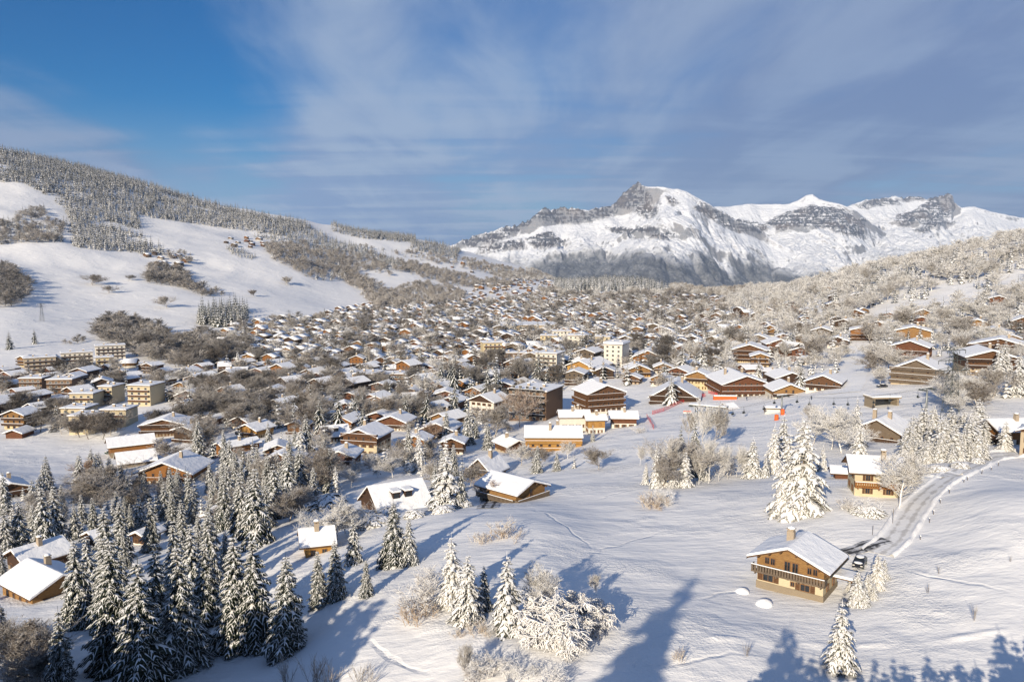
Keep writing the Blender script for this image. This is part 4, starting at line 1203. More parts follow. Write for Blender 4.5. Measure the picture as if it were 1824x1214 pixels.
block(158, 772, 46, 12, 3, 24, 'pale', 'cream apartment block at the front of the cluster, nearest the bare trees', 'brown')
block(214, 760, 46, 12, 3, 24, 'pale', 'cream apartment block with dark side at the far end of the front row', 'brown')
block(156, 728, 42, 12, 3, 24, 'pale', 'cream apartment block at the back of the cluster', 'brown')
block(200, 720, 26, 12, 4, 30, 'pale', 'narrow tall cream block half hidden by a spruce', 'brown', gh=2.5)
block(262, 722, 44, 14, 4, 30, 'pale', 'tall yellow-cream block standing apart above the bare wood', 'brown')
lm(block(697, 682, 74, 14, 2, 0, 'brownp', 'long low brown school-like wing with flat snow roof', 'red', balc=False, ncol=14), 'the long low brown wing')
block(657, 690, 40, 16, 3, 20, 'beige', 'beige flat-roofed block joined to the end of the long low brown wing', 'brown')
lm(block(942, 588, 102, 45, 1, -4, 'beige', 'huge flat white-roofed sports hall in the far part of town', 'grey', H=6, balc=False, name='sports_hall', ncol=14), 'the huge sports hall')
block(875, 643, 34, 14, 5, -10, 'cream', 'cream five-storey block with long dark window rows in the town middle', 'brown')
block(915, 642, 46, 10, 2, 0, 'brownp', 'long low brown building beside the cream five-storey block', 'brown', balc=False)
lm(block(1098, 652, 34, 16, 5, 18, 'white', 'tall white grand hotel standing out in the town centre', 'grey', balc=False, roof=1.4), 'the tall white grand hotel')
block(980, 668, 40, 16, 5, 20, 'white', 'white hotel with grey balconies and a snowy flat top near the ochre-yellow house', 'grey')
block(1505, 499, 24, 12, 3, 0, 'cream', 'pale hotel block alone among frosted trees on the hillside', 'grey', balc=False)
block(1030, 622, 36, 14, 4, 4, 'white', 'white town block with rows of windows behind the tall white grand hotel', 'grey', balc=False)
block(978, 615, 30, 12, 3, 4, 'cream', 'pale block with white roof near the town centre', 'grey', balc=False)
block(1075, 618, 26, 12, 3, 10, 'pale', 'pale yellow block close behind the tall white grand hotel', 'grey', balc=False)
block(1130, 612, 24, 12, 3, 10, 'pale', 'pale yellow block beyond the broad orange-brown chalet', 'grey', balc=False)
block(1000, 606, 34, 12, 3, -4, 'white', 'white terrace of houses in the far town centre', 'brown', balc=False)

# ------------------------------------------------------------------ more houses: random chalets of the town
STY = [('white', 'brown'), ('cream', 'brown'), ('white', 'red'), ('stone', 'dark'), ('beige', 'brown'), ('white', 'dark'), ('cream', 'honey'), ('white', 'orange'), ('brownp', 'red'), ('stone', 'grey'), ('beige', 'red'), ('white', 'honey')]
COLWORD = {'brown': 'brown', 'red': 'red-brown', 'dark': 'dark brown', 'honey': 'honey brown', 'orange': 'orange brown', 'grey': 'grey-brown', 'yellow': 'yellow'}
PROTO = []
for k in range(24):
    low, up = STY[k % 12]
    W = random.uniform(10, 13); Ln = W * random.uniform(.85, 1.25)
    fl = random.choice((2, 2, 3))
    parts, inf = chalet_meshes(W, Ln, 2.6 * fl + random.uniform(-.4, .6), random.uniform(17, 24), random.choice((.1, 2.6, 2.8)), low, up, lod=1, floors=fl,
                               balc=('gable',) if k % 3 else ('gable', 'right'), seed=k, chim=k % 2, ov=1.2, og=1.4, ts=.42)
    PROTO.append((parts, W, Ln, up, fl))
PISTE = [(930,915),(1040,835),(1110,768),(1150,738),(1240,714),(1390,712),(1440,690),(1490,700),(1512,615),(1545,615),(1560,690),(1640,690),(1560,740),(1480,760),(1330,780),(1200,860),(1100,900)]
FIELD = [(0,775),(100,775),(180,790),(195,825),(130,880),(0,862)]
HREG = [  # polygon, spacing, count of darts
 ([(370,650),(420,578),(560,566),(700,548),(820,547),(960,530),(1100,537),(1215,540),(1290,548),(1330,600),(1280,650),(1210,680),(1130,690),(1060,690),(1000,690),(900,700),(820,730),(700,755),(560,770),(430,770),(330,745),(310,700),(330,665)], 16.8, 26000),
 ([(0,668),(60,645),(240,650),(330,665),(310,740),(280,740),(235,700),(150,700),(60,762),(0,770)], 20, 1800),
 ([(560,566),(680,535),(830,537),(1000,522),(1200,523),(1290,535),(1290,548),(1100,537),(820,547)], 21, 6000),
 ([(800,520),(860,505),(930,495),(1000,505),(1000,522),(850,535)], 34, 700),
 ([(1290,560),(1400,545),(1560,560),(1700,572),(1824,575),(1824,625),(1720,600),(1560,600),(1480,640),(1420,660),(1330,690),(1290,640)], 25, 1200),
 ([(1400,545),(1460,520),(1560,535),(1500,560)], 40, 120),
 ([(1640,545),(1824,520),(1824,575),(1700,572)], 55, 100),
 ([(280,775),(560,775),(830,735),(900,700),(830,800),(640,830),(480,850),(400,790)], 24, 700),
 ([(240,450),(330,455),(340,475),(280,478)], 24, 60), ([(400,425),(470,425),(470,442),(405,440)], 30, 40), ([(780,470),(900,470),(880,490),(800,482)], 60, 40),
 ([(1235,640),(1300,610),(1330,660),(1300,690),(1240,690)], 22, 200),
]
taken = [(x, y, s) for _, x, y, s in HOUSES]
def sample(poly, n, rng):
    px = rng.uniform(min(p[0] for p in poly), max(p[0] for p in poly), 400)
    pts = [hit(p[0], p[1]) for p in poly]
    xs = [p[0] for p in pts]; ys = [p[1] for p in pts]
    x = rng.uniform(min(xs) - 5, max(xs) + 5, n); y = rng.uniform(min(ys) * .97, max(ys) * 1.03, n)
    z = ground(x, y); a, b = project(x, y, z)
    k = in_poly(a, b, poly)
    return x[k], y[k], z[k], a[k], b[k]
class Grid:
    def __init__(s, c): s.c = c; s.d = {}
    def near(s, x, y, r):
        i, j = int(x // s.c), int(y // s.c); n = int(r // s.c) + 1
        for a in range(i - n, i + n + 1):
            for b in range(j - n, j + n + 1):
                for (X_, Y_, R_) in s.d.get((a, b), ()):
                    if (x - X_)**2 + (y - Y_)**2 < max(r, R_)**2: return True
        return False
    def add(s, x, y, r): s.d.setdefault((int(x // s.c), int(y // s.c)), []).append((x, y, r))
HG = Grid(30)
for x, y, s in taken: HG.add(x, y, s * .75 + 6)
cand = []
rngh = np.random.default_rng(5)
for poly, sp, nd in HREG:
    for x, y, z, a, b in zip(*sample(poly, nd * 2, rngh)):
        if in_poly(a, b, PISTE) or in_poly(a, b, FIELD): continue
        sp_ = sp * (1 if y < 560 else .80)
        if HG.near(x, y, sp_): continue
        HG.add(x, y, sp_); cand.append((x, y, z, a, b))
cand.sort(key=lambda c_: c_[1])
HOUSEPTS = [(c_[0], c_[1]) for c_ in cand] + [(x, y) for x, y, s in taken]
NIND = 215
yaws = [18, 24, 30, 12, 74, 28, 22, -18, 5, 36, 16, 26]
far_f = []
for i, (x, y, z, a, b) in enumerate(cand):
    k = int(rngh.integers(0, len(PROTO))); parts, W, Ln, up, fl = PROTO[k]
    if y > 700 and rngh.random() < .35: k = [3, 5, 8, 0][int(rngh.integers(0, 4))]; parts, W, Ln, up, fl = PROTO[k]
    yaw = yaws[int(rngh.integers(0, len(yaws)))] + rngh.uniform(-8, 8); s = rngh.uniform(.64, 1.04) if y < 560 else rngh.uniform(.54, .92)
    if i < NIND:
        o = thing('chalet', 'house', None, 'chalets of the town', (x, y, z - .5), -R(yaw), s, look=('small ' if s < .72 else 'large ' if s > .97 else '') + COLWORD[up])
        add_parts(o, parts)
    else:
        far_f.append((k, x, y, z - .5, -R(yaw), s))
# the rest, too far to count: one mesh
def flat_parts(parts):
    V, Fq, Mi, mats = [], [], [], []
    for nm, me, ch in parts:
        for mm_ in [me] + [c_[1] for c_ in ch]:
            b = len(V); V += [v.co[:] for v in mm_.vertices]
            for p in mm_.polygons:
                m_ = mm_.materials[p.material_index]
                if m_ not in mats: mats.append(m_)
                Fq.append([b + i for i in p.vertices]); Mi.append(mats.index(m_))
    return V, Fq, Mi, mats
def merge(name, protos, items):
    """protos: list of (verts array, {k: faces array}, {k: material ids}); items (proto, x,y,z,rz,(sx,sy,sz))"""
    mats, allv, faces, midx, nv = [], [], {}, {}, 0
    by = {}
    for it in items: by.setdefault(it[0], []).append(it[1:])
    for k, its in by.items():
        V, FD, MD, ml = protos[k]
        remap = []
        for m_ in ml:
            if m_ not in mats: mats.append(m_)
            remap.append(mats.index(m_))
        remap = np.array(remap)
        A = np.array([(i[0], i[1], i[2], i[3]) for i in its]); S = np.array([i[4] if hasattr(i[4], '__len__') else (i[4],) * 3 for i in its])
        c_, s_ = np.cos(A[:, 3])[:, None], np.sin(A[:, 3])[:, None]
        vx, vy, vz = (V[None, :, j] * S[:, j, None] for j in range(3))
        P = np.stack([vx * c_ - vy * s_ + A[:, 0, None], vx * s_ + vy * c_ + A[:, 1, None], vz + A[:, 2, None]], -1)
        n = len(V)
        for d, fa in FD.items():
            f = fa[None] + (nv + n * np.arange(len(its)))[:, None, None]
            faces.setdefault(d, []).append(f.reshape(-1, d)); midx.setdefault(d, []).append(np.tile(remap[MD[d]], len(its)))
        allv.append(P.reshape(-1, 3)); nv += n * len(its)
    ds = sorted(faces)
    me = mesh_np(name, np.concatenate(allv), [np.concatenate(faces[d]) for d in ds], mats, np.concatenate([np.concatenate(midx[d]) for d in ds]))
    return obj(name, me)
def pack(V, Fq, Mi, mats):
    FD, MD = {}, {}
    for f, m_ in zip(Fq, Mi): FD.setdefault(len(f), []).append(f); MD.setdefault(len(f), []).append(m_)
    return np.array(V, float), {k: np.array(v) for k, v in FD.items()}, {k: np.array(v) for k, v in MD.items()}, mats
def slim(parts):
    return [(n_, m_, [c_ for c_ in ch if c_[0] == 'snow_cover']) for n_, m_, ch in parts]
# merged walls use plain tints: the window pattern is sized in object space and would be lost
hp = {k: pack(*flat_parts(slim(PROTO[k][0]))) for k in range(len(PROTO))}
if far_f:
    o = merge('far_chalets', hp, far_f); kind(o, 'stuff'); o['label'] = 'distant snow-roofed chalets filling the valley floor'
print('HOUSES', len(HOUSES), 'random', len(cand), 'stuff', len(far_f), 'last y', cand[min(NIND, len(cand) - 1)][1])
# ------------------------------------------------------------------ trees placed one by one: (px, base row, top row, style, wide, label)
NEAR = [
 (140,1113,955,'slim',1.15,'dark snow-striped spruce beside the shaded pair of roofs, its foot on open snow'),
 (160,1080,945,'mid',1.0,None),(192,1120,948,'slim',1.1,None),(206,1190,950,'slim',1.15,None),
 (256,1224,988,'slim',1.25,'broadest dark spruce at the bottom of the dense stand, cut by the picture edge'),
 (284,1150,955,'slim',1.05,None),(324,1190,962,'slim',1.2,'dark spruce rightmost of the front pair in the dense shaded stand'),
 (345,1085,925,'mid',1.1,None),(370,1110,960,'slim',1.25,None),(423,1155,945,'slim',1.1,None),
 (455,1150,950,'slim',1.2,'tall spruce with bright snow-lit top and dark broad foot, right in the shaded stand'),
 (514,1158,982,'slim',1.25,'dark cone-shaped spruce standing at the tip of the shaded stand on the slope'),
 (112,1232,1078,'slim',1.1,'lone spruce at the bottom edge, dark below with white top'),
 (0,1150,1060,'slim',1.2,None),(-12,1190,1040,'slim',1.2,None),
 (568,1078,975,'slim',1.1,'slender dark spruce, left of a pair on the shaded slope below the yellow timber house'),(598,1066,955,'slim',1.0,'slender dark spruce, right of a pair on the shaded slope below the yellow timber house'),
 (653,1061,992,'slim',1.1,'smallest dark spruce alone on the blue shaded slope'),
 (630,1003,915,'mid',1.0,'thin snowy spruce just right of the yellow timber house'),
 (702,1006,888,'slim',1.3,'tall twin spruce in front of the steep roof, left one of two'),(730,1004,916,'mid',1.1,'shorter spruce in front of the steep roof, right one of two'),
 (805,1078,948,'white',1.1,'white laden spruce at the back of the sunlit clump on the slope'),(834,1106,980,'white',1.2,'leaning white spruce in the middle of the sunlit clump on the slope'),
 (862,1085,1000,'mid',1.0,None),
 (903,1120,980,'white',1.15,'white conical spruce standing free beside the big drooping shrub'),
 (1495,1195,1066,'white',1.15,'snow-laden young spruce alone below the lone honey chalet'),
 (1402,912,762,'white',1.15,'left half of the huge white twin spruce on the open slope'),(1428,912,735,'white',1.25,'right and taller half of the huge white twin spruce on the open slope'),
 (1340,850,776,'white',1.25,'white spruce leading the row left of the huge twin spruce'),(1363,850,806,'white',1.0,'small white spruce squeezed into the row left of the huge twin spruce'),
 (1378,842,752,'white',1.0,'tall white spruce just left of the huge twin spruce'),(1465,838,790,'white',1.1,'small white spruce just right of the huge twin spruce'),
 (1395,820,735,'white',1.1,None),
 (1220,866,800,'white',1.3,'wide white spruce at the front of the frosted thicket'),(1236,848,742,'mid',.9,'tall thin spruce rising from the frosted thicket'),(1168,868,790,'white',.8,'slim white spruce at the left end of the frosted thicket'),
 (1212,830,752,'lod',.9,None),(1182,866,800,'white',1.0,None),(1200,868,815,'white',1.1,None),(1255,855,800,'white',.9,None),(1150,862,820,'white',.9,None),(1524,795,705,'white',.9,'tall thin white spruce left of the glazed-gable chalet'),(1530,830,752,'white',1.2,None),
 (1526,1076,1008,'white',1.35,'low bulky white fir beside the corner of the lone honey chalet'),(1562,1048,980,'white',1.35,'bulky white fir by the lane behind the lone honey chalet'),(1545,1060,1015,'white',1.4,None),(1517,1052,1018,'white',1.6,None),(1540,1078,1040,'white',1.6,None),(1574,1030,990,'white',1.5,None),(1556,1066,1035,'white',1.6,None),
 (1790,802,745,'white',1.3,'bushy white fir between the two houses at the lane end'),
 (458,968,828,'mid',1.3,'largest pale spruce of the dark conifer band'),(430,958,836,'mid',1.2,None),(475,940,860,'slim',1.2,None),
 (795,905,800,'white',1.5,'broad pale fir tree next to the steep roof with dormers'),(822,902,830,'mid',1.2,None),(776,880,820,'mid',1.1,None),
 (728,822,752,'mid',1.0,None),(834,792,724,'mid',1.1,None),(760,754,690,'lod',1.3,None),(570,772,700,'lod',1.2,None),(634,756,698,'lod',1.4,None),(604,776,690,'lod',1.0,None),
 (957,842,790,'mid',1.3,None),(992,838,800,'mid',1.2,None),(868,800,748,'mid',1.2,None),(848,780,740,'lod',1.2,None),
 (925,760,690,'rust',1.0,'rusty frosted larch beside the black apartment block'),
 (1056,786,754,'mid',.8,None),(1350,672,636,'lodw',1.3,None),(1425,688,646,'lodw',1.6,None),(1250,650,608,'lodw',1.5,None),(1215,668,610,'lodw',1.5,None),(1195,720,660,'lodw',1.3,None),
 (1720,690,640,'lodw',1.4,None),(1812,705,625,'white',1.2,None),(1825,690,640,'white',1.2,None),
 (38,985,885,'mid',1.3,None),(12,992,900,'mid',1.2,None),(80,990,862,'mid',1.2,None),(100,965,860,'mid',1.2,None),
 (17,622,588,'lod',1.3,'rounded dark conifer at the foot of the open slope'),(62,612,583,'lod',1.2,'pointed dark conifer at the foot of the open slope'),
 (755,600,570,'lod',1.0,None),(645,735,690,'lod',1.0,None),(1018,676,640,'lod',1.1,None),
]
TG = Grid(12)
for px, b, t_, st, wd, lb in NEAR:
    x, y, h = by_rows(px, b, t_)
    (bare if st == 'rust' else spruce)(x, y, h, st, wd * (1.16 if st == 'slim' else 1), lb); TG.add(x, y, 2)
# the great snowy hedge of firs by the lane
for i in range(46):
    f = i / 45
    px = 1612 + 140 * f + random.uniform(-4, 4); row = 826 - 10 * f * f + random.uniform(-42, 0) * (1 if i % 2 else .15)
    x, y, h = by_rows(px, row, row - random.uniform(48, 82) * (1 if i % 2 else .72))
    spruce(x, y, h, 'white', random.uniform(1.3, 1.75), None, 'snow-laden firs of the tall hedge', 'bulky white')
BARES = [(1600,905,800,'white',.95,'round crowned white frosted tree in front of the small cream house'),(1067,836,792,'round',1.2,'round bare tree alone on the piste edge, with a long blue shadow'),
 (1250,800,700,'tall',.62,'tall feathery bare tree rising behind the frosted thicket'),(1272,800,708,'tall',.6,None),(1226,790,718,'tall',.6,None),(1196,866,772,'tall',.7,None),(1208,860,780,'round',1.2,None),(1262,860,775,'tall',.7,None),(1245,862,790,'tall',.7,None),
 (1280,856,782,'tall',.7,None),(1296,852,786,'tall',.7,None),(1312,848,790,'tall',.7,None),(1326,845,785,'tall',.9,None),(1180,868,800,'round',1.0,None),(1480,800,720,'white',1.1,None),(1500,806,726,'white',1.1,None),(1448,790,725,'white',1.0,None),(1440,760,712,'tall',1.0,None),
 (1140,828,790,'tall',.7,'thin bare sapling alone beside the piste edge'),(865,890,845,'rust',1.2,'reddish leafless tree beside the steep A-shaped chalet'),(852,880,838,'rust',1.0,None),(600,960,880,'white',1.2,'frosted leafless tree partly covering the yellow timber house'),(616,950,890,'white',1.0,None),
 (990,1100,1005,'tall',1.2,'grey frosted birch growing out of the big drooping shrub'),(1062,1060,1016,'tall',.8,'thin frosted sapling at the right end of the big drooping shrub'),
 (30,1220,1110,'round',1.1,None),(62,1225,1130,'round',1.1,None),(15,1190,1100,'dark',1.2,None),(85,1215,1140,'round',1.0,None),(830,1214,1135,'tall',.6,None),(512,508,490,'round',1.3,'single round bare tree on the open white slope'),
 (165,508,487,'round',1.7,'left of two clumped round bare trees in the middle of the open slope'),(193,522,507,'round',1.4,'small round bare tree below a bigger one on the open slope'),(296,548,525,'round',1.3,'bare tree standing in a gully of the open slope'),(452,528,514,'round',1.3,None),(228,500,488,'dark',1.4,None)]
for px, b, t_, st, wd, lb in BARES:
    x, y, h = by_rows(px, b, t_); bare(x, y, h, st, wd, lb); TG.add(x, y, 2)
# shrubs and tufts
for px, b, t_, st, wd, lb in [
 (985,1140,1052,'arch',.9,'big drooping shrub weighed down by frost, left part, on the sunlit slope'),(1045,1118,1056,'arch',.88,'big drooping shrub weighed down by frost, right part, on the sunlit slope'),(1015,1148,1080,'arch',.8,'lowest part of the big drooping frosted shrub'),(950,1120,1085,'frost',1.0,'grey twiggy shrub at the left edge of the big drooping shrub'),
 (755,1085,1025,'frost',1.0,'pale frosted shrub left of the sunlit white spruces'),(765,1050,1005,'frost',.9,'taller pale frosted shrub behind the sunlit white spruces'),(745,1100,1060,'brown',1.2,None),
 (858,1125,1100,'brown',1.3,'brown frosted tuft at the foot of the sunlit spruces'),(815,1132,1118,'brown',1.2,'tiny brown tuft just below the sunlit spruces'),(880,1130,1108,'frost',1.1,None),
 (900,958,930,'brown',1.6,'wide frosted patch of brown scrub in the middle of the white slope'),(855,965,946,'brown',1.3,'small frosted scrub left of the wide brown scrub patch'),
 (1165,898,870,'brown',1.4,'golden scrub at the lower end of the frosted thicket'),(1182,895,868,'frost',1.1,None),(1170,905,885,'brown',1.2,None),
 (1330,1168,1140,'reed',.5,'thin brown weed standing alone on the lower slope'),(1672,1022,1003,'reed',.4,'small frosted sapling upper of three on the right snowfield'),(1652,1055,1035,'reed',.4,'small frosted sapling middle of three on the right snowfield'),(1735,1105,1070,'reed',.45,'small frosted sapling lower of three on the right snowfield'),
 (1510,908,885,'frost',1.3,'snowy garden shrub in front of the small cream house'),(1545,912,888,'frost',1.5,None),(1800,1000,985,'reed',.4,None),
 (510,1216,1165,'reed',1.0,None),(560,1218,1160,'reed',1.0,None),(585,1218,1170,'reed',1.1,None),(640,1216,1175,'reed',1.0,None),(660,1217,1180,'reed',.9,None),
 (880,1200,1160,'frost',1.2,None),(850,1215,1170,'frost',1.2,None),(950,1205,1180,'frost',1.2,None),(985,1222,1182,'frost',1.3,'white tufted shrub at the very bottom edge'),(915,1210,1175,'frost',1.1,None),(1210,1175,1152,'brown',.8,None),
 (20,1225,1160,'frost',1.2,None),(55,1222,1165,'frost',1.2,None),(1290,845,815,'frost',1.6,None),(1140,770,758,'frost',1.6,None)]:
    x, y, h = by_rows(px, b, t_); bush(x, y, h, st, wd, lb)
for i, (px, b, h, wd) in enumerate([(1530,912,1.6,1.2),(1552,915,1.7,1.4),(1515,905,1.3,1.0),(690,915,1.6,1.3),(740,920,1.7,1.4),(790,912,1.7,1.4),(825,902,1.7,1.3),(640,925,2.4,1.5),(610,935,2.6,1.6),(668,935,2.2,1.4),(585,900,3,1.5),(530,905,3,1.5),(1640,838,1.3,1.3),(1675,838,1.4,1.5),(1710,832,1.4,1.4),(1740,824,1.3,1.2)]):
    x, y, z = hit(px, b)
    thing('evergreen_shrub', 'shrub', None, 'snow-covered evergreen shrubs', (x, y, z - .1), random.uniform(0, 6.28), (h / 1.7 * wd, h / 1.7 * wd, h / 1.7), me=HEDGE[i % 2], look='snow-pillowed evergreen')

# trees outside the picture whose long shadows lie on the snow below
def caster(px, row, style='mid', wide=1.1, over=1.5):
    u, s = pix_dir(px, row); x, y, z = hit(px, row)
    tn = math.tan(SUN_EL)
    for q in np.arange(4, 150, .5):
        X_, Y_, Z_ = x - math.sin(SUN_AZ) * q, y - math.cos(SUN_AZ) * q, z + tn * q
        f = Y_ * CP - Z_ * SP; v = Y_ * SP + Z_ * CP
        rw = CY - F * v / max(f, .01) if f > .5 else 9999
        cx_ = CX + F * X_ / max(f, .01) if f > .5 else -9999
        if rw > 1214 + 40 or cx_ < -90 or cx_ > 1824 + 90: break
    H = Z_ + over * 0 - float(ground(X_, Y_))
    o = spruce(X_, Y_, max(H, 4), style, wide, None, 'tall spruces below the viewpoint that cast long shadows', 'shadow-casting')
    return o
SHADOW_TREES = [caster(*a) for a in [(1250,1008,'mid',1.25),(1228,1050,'mid',1.2),(1412,1098,'mid',1.3),(1390,1130,'mid',1.1),(1558,1158,'slim',1.0),(1590,1160,'slim',1.0),(1648,1155,'mid',1.2),(1775,1112,'mid',1.3),(1800,1125,'mid',1.2),(1822,1130,'mid',1.2),(1470,1150,'mid',1.1),
    (1110,1180,'mid',1.2),(560,1160,'mid',1.3),(520,1180,'mid',1.4),(470,1170,'mid',1.4),(420,1190,'mid',1.4),(360,1200,'mid',1.4),(610,1130,'mid',1.2),(330,1100,'mid',1.4),(200,1150,'mid',1.4),(60,1120,'mid',1.4),(130,1190,'mid',1.4),(20,1060,'mid',1.4),(250,1060,'mid',1.4),(420,1080,'mid',1.3),(500,1095,'mid',1.3),(80,1040,'mid',1.4),
    (1000,1205,'mid',1.1),(930,1180,'mid',1.0)] + [(a, b, 'mid', 1.7) for a, b in [(1500,1172),(1530,1180),(1610,1172),(1680,1178),(1705,1166),(1735,1172),(1450,1160),(1430,1150),(1362,1185),(1340,1200),(1625,1190),(1575,1185),(1810,1165),(1765,1180)]] + [(a, b, 'mid', 1.6) for a, b in [(705,1052),(690,1058),(672,1052),(655,1060),(635,1050),(615,1058),(590,1048),(565,1060),(540,1050),(515,1060),(490,1055),(460,1068),(430,1075),(400,1085),(370,1090),(340,1095),(300,1090),(260,1100),(220,1090),(180,1100),(140,1110),(690,1100),(660,1105),(630,1110),(595,1100),(560,1105),(520,1110),(480,1110),(440,1120),(400,1130),(360,1140),(620,1160),(585,1170),(545,1160),(500,1170),(450,1170),(330,1150),(280,1160)]]]
for i, o in enumerate(SHADOW_TREES):
    t_ = next(t for t in THINGS if t['o'] is o); t_['auto'] = i

# ------------------------------------------------------------------ regions of trees
# polygon, trees per hectare, types, (height range), min spacing
V = []
BAND = [(0,900),(50,860),(180,850),(262,880),(330,872),(400,850),(500,850),(560,860),(620,880),(600,895),(540,905),(525,935),(470,950),(380,940),(300,955),(160,960),(60,985),(0,975)]
V += [(BAND, 210, 'ssmmmb', (7, 15), 3.6), ([(150,1080),(170,1000),(220,970),(300,985),(400,960),(440,1000),(430,1090),(300,1110)], 70, 'ss', (11, 17), 4.0),
 ([(0,1010),(30,990),(60,1000),(0,1060)], 200, 'sm', (8, 13), 4),
 ([(330,860),(380,830),(470,850),(560,830),(600,850),(600,880),(520,880),(400,880)], 220, 'mmsb', (6, 12), 4),
 ([(550,870),(640,845),(760,830),(790,870),(760,900),(660,850),(600,895)], 200, 'mwfb', (4, 9), 3.6),
 ([(640,838),(760,800),(850,820),(850,870),(760,850)], 200, 'mmwb', (5, 11), 4),
 ([(560,800),(620,740),(760,720),(900,760),(930,830),(840,830),(700,800),(620,815)], 70, 'mmwfrb', (6, 15), 5),
 ([(900,850),(940,815),(1010,815),(1030,835),(960,850)], 260, 'mffb', (4, 9), 4),
 ([(60,900),(70,860),(130,830),(170,850),(130,890)], 190, 'rbbs', (6, 11), 4.5),
 ([(330,820),(370,780),(440,790),(470,820),(400,840)], 130, 'ssmb', (9, 16), 5),
 ([(470,815),(500,790),(550,790),(555,820),(500,825)], 260, 'mmw', (8, 14), 4),
 ([(250,850),(280,800),(380,800),(420,825),(340,850)], 130, 'mmbb', (5, 10), 5)]
V += [  # the bare grey wood between blocks and farms
 ([(72,805),(60,745),(130,735),(190,770),(250,770),(330,740),(400,710),(520,715),(640,735),(560,775),(420,765),(330,760),(270,775),(195,792),(110,800)], 150, 'ddbbds', (8, 14), 4.5),
 ([(300,735),(330,690),(440,690),(560,690),(640,700),(640,730),(500,715),(400,725)], 110, 'dbbs', (8, 14), 5),
 ([(165,592),(200,570),(250,578),(300,605),(370,618),(450,612),(450,640),(370,655),(330,660),(250,640),(200,622)], 170, 'dddb', (9, 16), 5),
 ([(95,690),(180,660),(240,672),(230,715),(120,740)], 60, 'dbs', (7, 12), 6)]
TOWNT = [(330,665),(370,640),(420,578),(560,566),(700,548),(820,547),(960,525),(1200,522),(1290,545),(1330,600),(1290,650),(1210,690),(1040,690),(900,710),(820,745),(560,770),(330,745)]
V += [(TOWNT, 85, 'ssssslmwbbfdd', (5, 15), 4.2), ([(700,770),(740,690),(900,640),(1000,660),(1020,690),(930,700),(860,715),(760,760)], 55, 'ssm', (12, 21), 5),
 ([(0,770),(0,660),(130,655),(330,670),(310,740),(150,700)], 22, 'sdb', (8, 14), 6),
 ([(1230,680),(1230,610),(1300,560),(1340,600),(1330,640),(1260,690)], 90, 'wfml', (9, 16), 5)]
# right hillside under frost
V += [([(1285,555),(1300,535),(1345,512),(1420,500),(1500,480),(1580,462),(1700,440),(1824,415),(1900,400),(1900,620),(1824,610),(1700,585),(1560,560),(1420,548)], 100, 'ffwfwlws', (8, 17), 5),
 ([(1280,640),(1290,560),(1420,545),(1560,565),(1700,580),(1824,600),(1900,620),(1824,680),(1740,690),(1700,640),(1590,640),(1560,620),(1500,640),(1400,660)], 80, 'ffwwwlfbs', (7, 15), 5),
 ([(1540,690),(1550,640),(1600,640),(1610,700),(1580,690)], 130, 'fffb', (8, 13), 5), ([(1690,760),(1690,690),(1750,690),(1824,700),(1824,725),(1750,735)], 150, 'fbfw', (7, 12), 5),
 ([(1380,690),(1440,640),(1510,640),(1500,660),(1440,690)], 60, 'fw', (8, 12), 6)]
KNOLL = [(985,512),(1000,498),(1060,500),(1120,500),(1180,514),(1195,524),(1120,520),(1080,524),(1050,516),(1020,524),(990,520)]
V += [([(1190,524),(1240,531),(1300,531),(1345,519),(1300,511),(1200,511)], 85, 'fbSb', (10, 17), 6), (KNOLL, 150, 'sswl', (17, 25), 5), ([(990,520),(1020,524),(1000,532),(960,520)], 90, 'fb', (10, 16), 6), ([(1120,520),(1195,526),(1190,532),(1130,530)], 90, 'fb', (10, 16), 6)]
